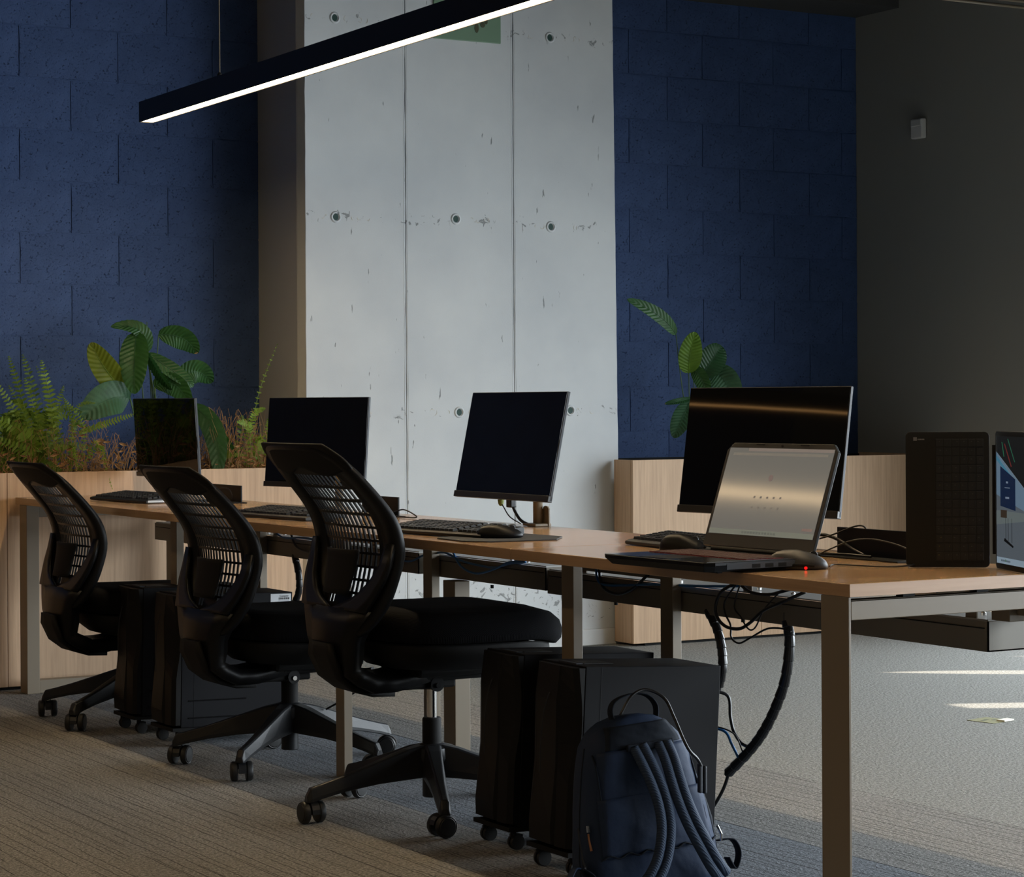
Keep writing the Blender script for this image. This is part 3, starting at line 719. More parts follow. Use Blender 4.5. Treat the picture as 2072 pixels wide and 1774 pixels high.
def chair_top(t, lift):
    L0 = Vector((0, 0, -lift))
    def O(name, mb, mt, parent=t, **k): return obj(name, mb, mt, parent, loc=(0, 0, -lift) if parent == t else None, **k)
    if lift < .06:
        g = O('gas_column', MB().lathe([(.0140, .24 + lift), (.0140, .345)], n=20), M_chrome); smooth_angle(g)
    else:
        g = O('gas_column', MB().lathe([(.0140, .25 + lift), (.0140, .345)], n=20), M_chrome); smooth_angle(g)
    me = MB().box(-.085, .185, -.055, .055, .358, .402).box(-.12, .05, -.045, .045, .338, .36).prism([(-.12, .34), (.0, .332), (.03, .345), (.03, .37), (-.12, .37)], -.03, .03, Matrix(((1, 0, 0), (0, 0, 1), (0, 1, 0))))
    mech = O('tilt_mechanism', me, M_blk2, bevel=.006)
    obj('pivot_bolt', MB().tube([(-.012, -.062, .347), (-.012, -.044, .347)], .007, 12), M_chrome, mech)
    obj('pivot_plate', MB().tube([(-.012, -.056, .350), (-.012, -.045, .350)], .020, 16), M_blk, mech)
    obj('mechanism_housing', MB().box(-.10, .20, -.11, .11, .375, .425), M_blk2, mech, bevel=.012)
    obj('tilt_lever', MB().tube(smooth_path([(.14, -.05, .375), (.15, -.16, .372), (.17, -.215, .376)], 5), [.006] * 10 + [.009], 8), M_blk, mech)
    # seat pan and cushion
    rings = []
    def sup(w, x0, x1, z, n=40, e=3.2):
        cx_, hx = (x0 + x1) / 2, (x1 - x0) / 2; r = []
        for i in range(n):
            a = 2 * PI * i / n; c, s_ = math.cos(a), math.sin(a)
            x = cx_ + hx * abs(c) ** (2 / e) * (1 if c > 0 else -1); y = w * abs(s_) ** (2 / e) * (1 if s_ > 0 else -1)
            r.append(Vector((x, y, z)))
        return r
    def seatz(x, z):     # waterfall front edge, dished middle, slightly raised rear
        u = (x - .06) / .30
        return z - .052 * max(0, (u - .35) / .65) ** 2 + .010 * max(0, -u) ** 2
    pan = [sup(w, x0, x1, z) for w, x0, x1, z in ((.08, -.10, .22, .392), (.17, -.16, .28, .398), (.215, -.20, .31, .430), (.228, -.215, .30, .462), (.225, -.21, .30, .468))]
    pan = [[Vector((p.x, p.y, seatz(p.x, p.z))) for p in r] for r in pan]
    so = O('seat_pan', MB().loft(pan), M_blk2, smooth=True)
    cu = [sup(w, x0, x1, z) for w, x0, x1, z in ((.215, -.20, .298, .470), (.240, -.222, .318, .474), (.252, -.232, .330, .492), (.254, -.235, .333, .515), (.248, -.230, .326, .537), (.228, -.215, .305, .551), (.17, -.17, .24, .558), (.09, -.09, .18, .557), (.02, .01, .07, .555))]
    cu = [[Vector((p.x, p.y, seatz(p.x, p.z))) for p in r] for r in cu]
    O('seat', MB().loft(cu), M_fab, smooth=True)
    # back frame ring, head band, slotted shell, lumbar pad
    fr = MB(); n = len(OUT); sec = []
    for i in range(n):
        (yo, zo), (yi, zi) = OUT[i], IN[i]
        lerp = lambda t: (yo + (yi - yo) * t, zo + (zi - zo) * t)
        ring = []
        for t_, d in ((0, -.012), (0, .004), (.12, .012), (.55, .014), (1, .004), (1, -.003), (.5, -.016), (.1, -.020)):
            y, z = lerp(t_); ring.append(back_pt(y, z, d))
        sec.append(ring)
    sec.append(sec[0]); fr.grid(sec, True)
    O('back_frame', fr, M_blk, smooth=True)
    hb = MB(); rows = []
    for i in range(15):
        z = .925 + .066 * i / 14; row = []
        for j in range(21):
            u = -1 + 2 * j / 20; hw = .231 - max(0, (z - .935) / .055) ** 2 * .048
            zz = z + (.004 - .020 * abs(math.sin(u * PI)) ** 2) * (1 - i / 14)
            row.append(back_pt(hw * u, zz, -.014))
        rows.append(row)
    hb.grid(rows); O('head_band', hb, M_blk2, smooth=True, solid=.006)
    sl = MB(); ys = []; x = -.195
    while x < .195: ys.append((x, x + .0062, False)); ys.append((x + .0062, x + .0212, True)); x += .0212
    zs = []; z = .53
    while z < .945: zs.append((z, z + .0065, False)); zs.append((z + .0065, z + .0345, True)); z += .0345
    for (z0, z1, hz) in zs:
        for (y0, y1, hy) in ys:
            yc, zc = (y0 + y1) / 2, (z0 + z1) / 2
            k_in = inside(yc, zc, [(a * 1.06, b_ + (b_ - .74) * .03) for a, b_ in IN])
            if not k_in: continue
            full_in = all(inside(a, b_, IN) for a in (y0, y1) for b_ in (z0, z1))
            if hz and hy and full_in and not (.545 < zc < .60 and abs(yc) < .05): continue
            sl.add([back_pt(y0, z0, .002), back_pt(y1, z0, .002), back_pt(y1, z1, .002), back_pt(y0, z1, .002)], [(0, 1, 2, 3)])
    O('back_mesh', sl, M_blk, solid=.004)
    lp = MB(); rows = []
    for i in range(9):
        z = .60 + .115 * i / 8
        rows.append([back_pt(.085 * math.sin(j / 8 * PI - PI / 2) * (1 - .25 * (1 - i / 8)), z, -.020 - .016 * math.cos(j / 8 * PI - PI / 2)) for j in range(9)])
    lp.grid(rows); lu = O('lumbar_pad', lp, M_blk2, smooth=True, solid=.01)
    # Y-shaped spine: two arms from the frame sides, merging and curling under the seat
    S = [(.735, -.018, .232, .200), (.68, -.030, .232, .188), (.64, -.036, .224, .165), (.605, -.040, .208, .125), (.585, -.042, .196, .085), (.568, -.044, .186, .03), (.56, -.045, .180, .0)]
    for s in (-1, 1):
        rows = []
        for z, d, o_, i_ in S: rows.append([Vector((sprof(z) + d + .25 * abs(o_ + (i_ - o_) * u / 4) ** 2 * .6, s * (o_ + (i_ - o_) * u / 4), z)) for u in range(5)])
        O('spine_arm', MB().grid(rows), M_blk, smooth=True, solid=.014)
    low = [(-.290, .562, .180), (-.300, .52, .150), (-.306, .48, .125), (-.300, .44, .108), (-.280, .40, .096), (-.245, .372, .086), (-.20, .352, .078), (-.14, .352, .070), (-.08, .362, .060), (-.03, .370, .052)]
    rows = []
    for i, (x, z, w) in enumerate(low):
        rows.append([Vector((x + (.02 * abs(u) if i < 4 else 0), w * u, z + (0 if i < 5 else .006 * abs(u)))) for u in (-1, -.6, -.2, .2, .6, 1)])
    O('spine', MB().grid(rows), M_blk, smooth=True, solid=.046, offset=-.2)
    rows = []
    for (x, z, w) in ((-.325, .475, .060), (-.322, .44, .075), (-.298, .385, .068), (-.255, .352, .06), (-.20, .334, .05), (-.13, .330, .04)):
        rows.append([Vector((x, w * u, z)) for u in (-1, -.5, 0, .5, 1)])
    O('spine_cover', MB().grid(rows), M_blk2, smooth=True, solid=.012)
chairs = [('black mesh-back task chair nearest to the camera, raised on its chrome column', .105, 1.90, 0, 0, R_(175)),
          ('black mesh-back task chair in the middle, its seat partly behind the near chair', .135, 2.865, R_(1.5), -.0, R_(149)),
          ('black mesh-back task chair at the far left end of the desks', .112, 4.06, 0, 0, R_(138))]
for i, (lb, x, y, yaw, _, a0) in enumerate(chairs):
    t = make_chair(lb); t['group'] = 'task chairs along the desks'
    chair_base(t, a0 - yaw); chair_top(t, (0, .080, .092)[i])
    t.location = (x, y, 0.0005); t.rotation_euler = (0, 0, yaw)

# ================================================================ MONITORS
def monitor(label, loc, yaw, tilt, w, h, armx=None, post=True):
    t = thing('monitor', label, 'monitor', loc, (0, 0, 0), 'monitors above the desks')
    t.rotation_euler = Euler((-tilt if False else tilt, 0, yaw), 'XYZ')
    chin = h * .052
    obj('casing', MB().box(-w/2, w/2, .0005, .009, -h/2, h/2), M_alu, t, bevel=.001)
    obj('screen', MB().box(-w/2 + .002, w/2 - .002, -.0012, .0004, -h/2 + chin, h/2 - .002), M_screen, t)
    ch = obj('bottom_bezel', MB().box(-w/2, w/2, -.006, .0095, -h/2 - .003, -h/2 + chin - .001), M_bez, t, bevel=.0015)
    rb = MB(); rings = []
    for y, k, dz in ((.009, .97, 0), (.020, .92, -.0), (.038, .62, -.03)):
        a, b_ = w/2 * k, h/2 * (k - .04) * .8
        rings.append([Vector((x, y, z + dz - h * .07)) for x, z in ((-a, -b_), (a, -b_), (a, b_), (-a, b_))])
    obj('rear_housing', rb.loft(rings), M_bez, t, bevel=.004)
    obj('mount_plate', MB().box(-.055, .055, .0385, .050, -.09, .02), M_blk2, t, bevel=.003)
    return t
def R3(yaw, tilt): return Euler((tilt, 0, yaw), 'XYZ').to_matrix()
def stand(t, mloc, yaw, tilt, base):      # desk arm, a part of its monitor
    B = Vector((base[0], base[1], .7405)); Mw = Matrix.Translation(Vector(mloc)) @ R3(yaw, tilt).to_4x4(); inv = Mw.inverted()
    off = R3(yaw, tilt) @ Vector((0, .056, -.035)); q = Vector(mloc) + off - B; hgt = q.z - .02
    def part(name, mb, mt, parent, **k):
        mb.v = [tuple(inv @ (Vector(v) + B)) for v in mb.v]; return obj(name, mb, mt, parent, **k)
    post = part('arm_post', MB().lathe([(.014, .008), (.014, hgt), (.012, hgt + .006)], n=18), M_metal, t, smooth=True)
    part('clamp', MB().box(-.03, .024, -.035, .035, 0.0002, .008), M_metal, post, bevel=.002)
    arm = part('support_arm', MB().tube([(0, 0, hgt - .02), (q.x * .5, q.y * .5, hgt + .002), tuple(q)], [.013, .011, .010], 10), M_blk2, t, smooth=True)
    part('arm_joint', MB().tube([q - R3(yaw, tilt) @ Vector((0, .005, 0)), q + R3(yaw, tilt) @ Vector((0, .018, 0))], .022, 14), M_blk2, arm)
mons = [('dark switched-off monitor behind the open laptop, the largest and nearest', (.559, 1.036, .9735), R_(-79.1), R_(-8.7), .528, .313, (.66, 1.20)),
        ('black switched-off monitor tilted back in front of the white pillar', (.549, 2.241, .9706), R_(-89.1), R_(-11.8), .528, .313, (.66, 2.13)),
        ('black switched-off monitor behind the near chair backrest', (.548, 3.542, .963), R_(-74.5), R_(-4.6), .511, .303, (.66, 3.42)),
        ('black switched-off monitor at the far end in front of the broad-leaved plant', (.502, 4.78, .966), R_(-84.2), R_(3.6), .506, .300, (.63, 4.82))]
for lb, loc, yaw, tilt, w, h, ba in mons:
    stand(monitor(lb, loc, yaw, tilt, w, h), loc, yaw, tilt, (min(ba[0], .57) + .006, ba[1]))
# two small rounded steel brackets standing at the rear edge under the pillar monitor
br = thing('divider_bracket', 'pair of small upright beige steel tabs at the rear desk edge', 'bracket', (.592, 2.11, .7405))
obj('tab', MB().prism([(-.018, 0), (.018, 0), (.018, .046), (.013, .055), (.004, .058), (-.009, .056), (-.016, .048)], -.002, .002, Matrix(((0, 0, 1), (1, 0, 0), (0, 1, 0)))), M_metal, br)
obj('tab', MB().prism([(.026, 0), (.058, 0), (.043, .066), (.040, .066)], -.002, .002, Matrix(((0, 0, 1), (1, 0, 0), (0, 1, 0)))), M_metal, br)

def cable(name, label, pts, r, mt=M_cable, cat='cable', group=None, k=6):
    o = obj(name, MB().tube(smooth_path(pts, k), r, 8), mt, smooth=True); return tag(o, label, cat, group)
cable('power_cable', 'black plug lead curving down from the monitor before the pillar', [(.552, 2.238, .812), (.556, 2.236, .792), (.56, 2.224, .771), (.56, 2.196, .753), (.56, 2.15, .743)], .0045)
cable('video_cable', 'thin yellow-ended lead below the monitor before the pillar', [(.553, 2.309, .810), (.558, 2.295, .79), (.56, 2.262, .762), (.56, 2.20, .7445)], .0018)
tag(obj('cable_plug', MB().box(.541, .561, 2.224, 2.252, .790, .816), M_cable, bevel=.003), 'black plug pushed up into the pillar monitor', 'plug')
tag(obj('cable_plug', MB().lathe([(.004, 0), (.008, .006), (.010, .018), (.008, .020)], (.556, 2.306, .792), 10), mat('yellowgreen', (.16, .18, .02), .5)), 'small yellow-green plug under the pillar monitor', 'plug')

# ================================================================ KEYBOARDS AND MICE
def keyboard(label, loc, yaw, w=.44, d=.150, light=False):
    t = thing('keyboard', label, 'keyboard', loc, (0, 0, yaw), 'keyboards on the desks')
    # local x along the keys, y depth (away from the user is +y)
    m = Matrix(((1, 0, 0), (0, 1, 0), (0, 0, 1)))
    P = [(-d/2, .003), (-d/2 + .004, .001), (d/2, .006), (d/2, .025), (d/2 - .012, .027), (-d/2 + .01, .013), (-d/2, .010)]
    rows = [[Vector((sx * w / 2, y, z)) for y, z in P] for sx in (-1, 1)]
    obj('body', MB().loft(rows), M_key if not light else M_alu, t, bevel=.002)
    kx, ky = 21, 6; px, py = (w - .03) / kx, (d - .026) / ky
    proto = None
    for j in range(ky):
        for i in range(kx):
            if i in (15, 19 if j == 5 else 15): continue
            x = -w/2 + .015 + px * (i + .5); y = -d/2 + .014 + py * (j + .5); z = .0145 + .0135 * (j + .5) / ky
            if proto is None:
                a, b_ = px * .44, py * .43
                proto = obj('key', MB().loft([[Vector((sx * a, sy * b_, 0)) for sx, sy in ((-1,-1),(1,-1),(1,1),(-1,1))], [Vector((sx * a * .78, sy * b_ * .76, .0065)) for sx, sy in ((-1,-1),(1,-1),(1,1),(-1,1))]]), M_key, t); o = proto
            else: o = proto.copy(); C.objects.link(o); o.parent = t
            o.location = (x, y, z - .001); o.rotation_euler = (R_(6), 0, 0)
    for sx in (-1, 1): obj('foot', MB().box(sx * (w/2 - .05) - .012, sx * (w/2 - .05) + .012, d/2 - .03, d/2 - .02, -.0005, .008), M_key, t)
    return t
KY = R_(-90)
keyboard('black keyboard beside the mouse on its pad before the pillar', (.165, 1.90, .7408), KY + R_(9), .44, .15)
keyboard('black keyboard between the near and middle chair backs', (.185, 2.98, .7408), KY + R_(7))
keyboard('black keyboard at the far left end, one silver edge catching light', (.245, 4.42, .7408), KY + R_(6), .45, .155)
k4 = keyboard('slim keyboard with silver edge half hidden behind the open laptop', (.36, 1.05, .7408), KY - R_(4), .43, .13, True)
e = obj('bright_end_cap', MB().box(.2252, .2262, -.07, .072, .004, .011), mat('silver_strip', (.6, .65, .7), .3), [o for o in bpy.data.objects if o.name.startswith('keyboard')][2])
def mouse(label, loc, yaw, s=1, mt=M_blk, led=False, mb_side=M_alu, hs=.86):
    t = thing('mouse', label, 'mouse', loc, (0, 0, yaw))
    rings = []
    for z, k in ((0, .93), (.003, 1), (.012, 1.0), (.022, .93), (.030, .78), (.036, .55), (.039, .28), (.0395, .05)):
        r = []
        for i in range(28):
            a = 2 * PI * i / 28; x = .0335 * k * math.cos(a) * (1 - .07 * math.sin(a) ** 2); y = .062 * k ** .8 * math.sin(a) - .008 * (1 - k)
            zz = z * (1 - .30 * max(0, y / .062)) ; r.append(Vector((x * s, y * s, zz * s * hs)))
        rings.append(r)
    obj('shell', MB().loft(rings), mt, t, smooth=True)
    obj('button_gap', MB().tube([(0, y_ * s, (.0395 * (1 - .30 * y_ / .062) * math.sqrt(max(.05, 1 - (y_ / .064) ** 2)) + .0008) * s * hs) for y_ in (.012, .025, .038, .05)], .0008, 5), M_cable, t)
    obj('wheel', MB().lathe([(.0085 * s, -.003), (.0095 * s, 0), (.0085 * s, .003)], (0, .032 * s, .0275 * s * hs), 14, Matrix.Rotation(R_(90), 3, 'Y')), mb_side, t)
    return t
mouse('black mouse on a dark pad in front of the pillar monitor', (.180, 1.660, .7445), R_(-122), .96)
mouse('black mouse resting by the slim keyboard behind the laptop', (.255, .935, .7415), R_(-140), .92, hs=1.2)
mm = mouse('grey mouse beside the open laptop with a glowing red light', (.160, .372, .7408), R_(-120), 1.02, mat('dark_grey_plastic', (.030, .030, .032), .45), hs=1.0)
obj('red_light', MB().lathe([(.0034, 0), (.0034, .002)], (.0335, .012, .0035), 10, Matrix.Rotation(R_(80), 3, 'Y')), M_red, mm)
obj('side_grip', MB().tube(smooth_path([(.031, -.045, .006), (.0335, -.01, .010), (.031, .03, .008)], 5), .0035, 8), M_blk, mm)
pd = tag(obj('mouse_pad', MB().prism([(.045, 1.755), (.035, 1.60), (.075, 1.545), (.27, 1.525), (.345, 1.62), (.33, 1.80), (.12, 1.80)], .7405, .7436), M_pad, bevel=.001), 'dark mouse pad under the black mouse in front of the pillar monitor', 'mouse pad')
for i, w in enumerate((.012, .006, .010)):
    obj('pad_print', MB().box(.047 + .0 * i, .052, 1.60 + i * .022, 1.60 + i * .022 + w, .7436, .7438), mat('pad_tan%d' % i, (.25, .2, .13), .7), pd)
cable('mouse_cable', 'thin black mouse lead looping over the desk by the power flap', [(.235, .36, .7435), (.275, .395, .7435), (.30, .345, .7435), (.31, .29, .744), (.36, .262, .745), (.42, .29, .752), (.44, .36, .775), (.44, .46, .788), (.44, .54, .782), (.43, .60, .762), (.415, .64, .7435)], .0018)
cable('usb_cable', 'thin lead with pale end hooked over the near power flap', [(.50, .56, .800), (.498, .575, .811), (.49, .60, .808), (.47, .66, .786), (.44, .72, .768), (.40, .74, .762), (.33, .70, .755), (.25, .66, .7555)], .0020)
cable('hdmi_cable', 'thick black lead arching behind the open laptop', [(.34, .76, .765), (.42, .74, .784), (.47, .69, .787), (.485, .65, .778), (.488, .60, .758), (.49, .56, .746)], .0042)
cable('desk_cable', 'black lead lying along the rear of the laptop', [(.30, .80, .745), (.36, .74, .745), (.43, .68, .7465), (.46, .60, .7475), (.46, .5, .7475)], .003)
cable('flap_cable', 'black lead looping out of the power flap near the pillar', [(.49, 2.90, .748), (.49, 2.85, .756), (.487, 2.79, .765), (.487, 2.735, .757), (.486, 2.70, .7445), (.47, 2.76, .7435), (.46, 2.85, .7435)], .0022)
cable('flap_cable', 'black lead arching over the farthest power flap', [(.485, 4.24, .7505), (.482, 4.225, .775), (.482, 4.19, .79), (.482, 4.13, .788), (.482, 4.10, .77), (.482, 4.10, .748)], .0024)
cable('mouse_cable', 'short black lead by the keyboard near the pillar', [(.30, 2.25, .7435), (.35, 2.3, .7435), (.38, 2.42, .7435)], .003)

# ================================================================ LAPTOP
lt = thing('laptop', 'open black gaming laptop with a pale page on its screen', 'laptop', (.040, .533, .7408), (0, 0, R_(-90 + 3)), None)
# local: x to the user's right, y away from the user, z up
bw, bdp = .188, .146
base = [(-bw, -bdp + .012), (-bw + .02, -bdp), (bw - .012, -bdp), (bw, -bdp + .02), (bw, bdp - .02), (bw - .02, bdp), (-bw + .02, bdp), (-bw, bdp - .02)]
low = [(x * .93, y * .93) for x, y in base]
obj('base', MB().loft([[Vector((x, y, .003)) for x, y in low], [Vector((x, y, .016)) for x, y in base], [Vector((x, y, .0235)) for x, y in base]]), M_blk, lt, bevel=.0012)
M_palm = mat('glossy_palm_rest', (.016, .018, .025), .16, spec=.6)
obj('palm_rest', MB().box(-bw + .01, bw - .01, -bdp + .006, bdp - .03, .0236, .0242), M_palm, lt)
obj('touchpad', MB().box(-.06, .04, -bdp + .012, -.045, .0243, .0247), M_blk, lt)
for k in range(4): obj('rubber_foot', MB().box((-1, 1)[k % 2] * .15 - .02, (-1, 1)[k % 2] * .15 + .02, (-1, 1)[k // 2] * .1 - .006, (-1, 1)[k // 2] * .1 + .006, 0, .004), M_blk2, lt)
M_rkey = mat('keycap_dark_red', (.05, .012, .012), .5)
M_rglow = mat('red_key_backlight', (.1, 0, 0), .6, emit=(1, .04, .03), estr=.035)
obj('key_well', MB().box(-.170, .170, -.030, .095, .0243, .0246), M_rglow, lt)
proto = None
for j in range(6):
    for i in range(18):
        x = -.160 + .0188 * i; y = -.020 + .0195 * j
        if proto is None: proto = obj('key', MB().box(-.0078, .0078, -.0082, .0082, 0, .0016), M_rkey, lt, bevel=.0005); o = proto
        else: o = proto.copy(); C.objects.link(o); o.parent = lt
        o.location = (x, y, .0247)
obj('edge_strip', MB().box(bw - .0005, bw + .0006, -bdp + .05, bdp - .05, .008, .020), M_alu, lt)
for k in range(3): obj('usb_port', MB().box(bw, bw + .0008, -.03 + k * .035, -.008 + k * .035, .009, .017), M_blk2, lt)
hinge = obj('hinge', MB().tube([(-.15, bdp - .012, .026), (.15, bdp - .012, .026)], .006, 12), M_blk2, lt)
# lid, tilted back 19 degrees
lid = obj('lid', MB().prism([(-.187, 0), (.187, 0), (.187, .222), (.168, .240), (-.168, .240), (-.187, .222)], -.0, .008, Matrix(((1, 0, 0), (0, 0, 1), (0, 1, 0)))), M_bez, lt, loc=(0, bdp - .011, .033), rot=(R_(-19), 0, 0), bevel=.001)
M_page = mat('lit_page', (.06, .06, .055), .085, spec=.55, emit=(.98, .93, .82), estr=.125)
wavy(M_page, 2.0, .5, .0011)
obj('display', MB().box(-.1765, .1765, -.0011, -.0003, .028, .228), M_page, lid)
def scr(name, x0, x1, z0, z1, col, es, parent=lid, d=.0013):
    return obj(name, MB().box(x0, x1, -d, -.0012, z0, z1), mat('screen_' + name, (.2, .2, .2), .3, emit=col, estr=es), parent)
scr('tab_bar', -.11, .176, .2205, .2275, (.95, .80, .76), .12)
scr('address_bar', -.16, .16, .2105, .2165, (.84, .82, .74), .115)
scr('taskbar', -.176, .176, .0285, .040, (.72, .88, .76), .12)
obj('page_dot', MB().lathe([(.0075, 0), (.0075, .0003)], (-.01, -.0011, .160), 18, Matrix.Rotation(R_(90), 3, 'X')), mat('page_dot', (.2, .2, .2), .3, emit=(.80, .55, .60), estr=.11), lid)
scr('search_line', -.10, -.052, .046, .0465, (.5, .45, .4), .08)
scr('button', .135, .168, .045, .051, (.95, .60, .58), .12)
for r_ in range(2):
    for i in range(5): scr('page_icon', -.052 + i * .022, -.046 + i * .022, .113 - r_ * .024, .1175 - r_ * .024, (.78, .72, .66), .105)
for i in range(12): scr('taskbar_icon', -.062 + i * .0098, -.056 + i * .0098, .0315, .0365, (.45, .55, .50), .09)
obj('webcam', MB().lathe([(.003, 0), (.003, .0008)], (0, -.0004, .234), 12, Matrix.Rotation(R_(90), 3, 'X')), M_blk, lid)
for x in (-.075, .075): obj('lid_bumper', MB().box(x - .014, x + .014, -.0012, 0, .2355, .2375), M_blk2, lid)

# ================================================================ TABLET WITH KEYBOARD COVER, standing open on its long... short edge like a book
tb = thing('tablet_computer', 'black tablet with keyboard cover standing open like a book at the desk end', 'tablet', (.523, .166, .7408))
kdir = Vector((-.143, .112, 0)).normalized(); tdir = Vector((-.062, -.150, 0)).normalized()
ka = math.atan2(kdir.y, kdir.x); ta = math.atan2(tdir.y, tdir.x)
def rrect(w, h, r, n=5):
    out = []
    for cx_, cy_, a0 in ((w - r, r, -90), (w - r, h - r, 0), (r, h - r, 90), (r, r, 180)):
        for i in range(n + 1): a = R_(a0 + 90 * i / n); out.append((cx_ + r * math.cos(a), cy_ + r * math.sin(a)))
    return out
MV = Matrix(((1, 0, 0), (0, 0, 1), (0, 1, 0)))
kc = obj('keyboard_cover', MB().prism(rrect(.174, .286, .010), -.003, .003, MV), mat('cover_black', (.013, .0125, .012), .75, spec=.25), tb, bevel=.001, loc=(.012 * kdir.x, .012 * kdir.y, 0), rot=(0, 0, ka))
# camera-facing side of the cover is local +y after the turn
M_kk = mat('cover_key', (.009, .009, .009), .5)
obj('key_field', MB().box(.012, .112, .003, .0034, .014, .272), M_kk, kc)
proto = None
rk = random.Random(3)
M_leg = mat('key_legend', (.055, .055, .05), .6); M_legy = mat('key_legend_yellow', (.10, .085, .02), .6)
for i in range(6):
    for j in range(14):
        x = .020 + i * .0168; z = .0235 + j * .0184
        if proto is None: proto = obj('key', MB().box(-.0072, .0072, .0034, .0046, -.0081, .0081), M_kk, kc, bevel=.0005); o = proto
        else: o = proto.copy(); C.objects.link(o); o.parent = kc
        o.location = (x, 0, z)
        ox_ = rk.uniform(-.003, .003)
        if rk.random() < .75: obj('key_legend', MB().box(x + ox_ - rk.uniform(.0006, .0018), x + ox_ + rk.uniform(.0006, .0018), .0046, .0047, z + .002, z + .0038), M_legy if rk.random() < .12 else M_leg, kc)
lg = mat('cover_logo', (.22, .22, .22), .6)
for (a, b_) in ((0, 0), (.0038, 0), (0, .0038), (.0038, .0038)): obj('corner_emblem', MB().box(.1505 + a,   .1540 + a, .003, .0033, .2675 + b_, .2710 + b_), lg, kc)
for k in range(6): obj('corner_letter', MB().box(.1350 + k * .0024, .1366 + k * .0024, .003, .0033, .2690, .2716), lg, kc)
obj('spine_strip', MB().box(-.006, .006, -.002, .002, .028, .258), M_blk2, tb, rot=(0, 0, (ka + ta) / 2 + PI / 2))
tc_ = obj('tablet', MB().prism(rrect(.186, .288, .010), -.004, .004, MV), M_blk, tb, bevel=.001, loc=(.012 * tdir.x, .012 * tdir.y, 0), rot=(0, 0, ta))
# the display shows a photograph of an office: flat print built of lit patches
def tscr(name, x0, x1, z0, z1, col, es, d): return obj(name, MB().box(x0, x1, -d, -.0040, z0, z1), mat('tablet_' + name, (.01, .01, .01), .15, emit=col, estr=es), tc_)
def tpoly(name, pts, col, es, d):
    return obj(name, MB().prism(pts, .0040, d, Matrix(((1, 0, 0), (0, 0, -1), (0, 1, 0)))), mat('tablet_' + name, (.01, .01, .01), .15, emit=col, estr=es), tc_)
tscr('picture', .008, .178, .012, .277, (.30, .36, .42), .22, .0042)
tpoly('picture_ceiling', [(.008, .205), (.178, .16), (.178, .277), (.008, .277)], (.01, .012, .014), .6, .0044)
tpoly('picture_wall', [(.008, .155), (.178, .125), (.178, .17), (.008, .245)], (.26, .40, .55), .34, .0045)
tpoly('picture_cornice', [(.008, .238), (.09, .200), (.09, .193), (.008, .228)], (.12, .40, .60), .34, .0046)
tpoly('picture_screen', [(.032, .132), (.120, .125), (.120, .190), (.032, .215)], (.01, .025, .07), .5, .0047)
for k, (a, b_, c, d_) in enumerate(((.066, .078, .180, .184), (.058, .088, .170, .1715), (.062, .084, .148, .152))):
    tscr('picture_text', a, b_, c, d_, (.35, .45, .6), .35, .0049)
tpoly('picture_desks', [(.008, .092), (.178, .106), (.178, .122), (.008, .122)], (.30, .36, .36), .3, .0046)
tscr('picture_panel', .034, .07, .108, .124, (.07, .05, .035), .4, .0048)
tpoly('picture_beam', [(.055, .262), (.060, .262), (.10, .215), (.094, .215)], (.30, .05, .05), .3, .0046)
tpoly('picture_truss', [(.040, .265), (.044, .265), (.056, .235), (.052, .235)], (.05, .30, .16), .3, .0046)
tpoly('picture_truss', [(.075, .272), (.115, .225), (.119, .225), (.079, .272)], (.05, .28, .16), .3, .0046)
for x in (.062, .076, .098): tscr('picture_chair_leg', x, x + .0016, .058, .108, (.03, .035, .04), .3, .0047)
tpoly('picture_chair_foot', [(.052, .060), (.105, .048), (.107, .052), (.056, .066)], (.01, .012, .015), .3, .0048)
tscr('caption_bar', .008, .178, .012, .025, (.42, .55, .66), .42, .0044)
for k in range(9):
    g_ = (k == 4)
    tscr('caption_letter', .034 + k * .0062, .0385 + k * .0062, .0165, .0205 if not g_ else .0215, (.15, .35, .2) if g_ else (.2, .26, .32), .3, .0046)

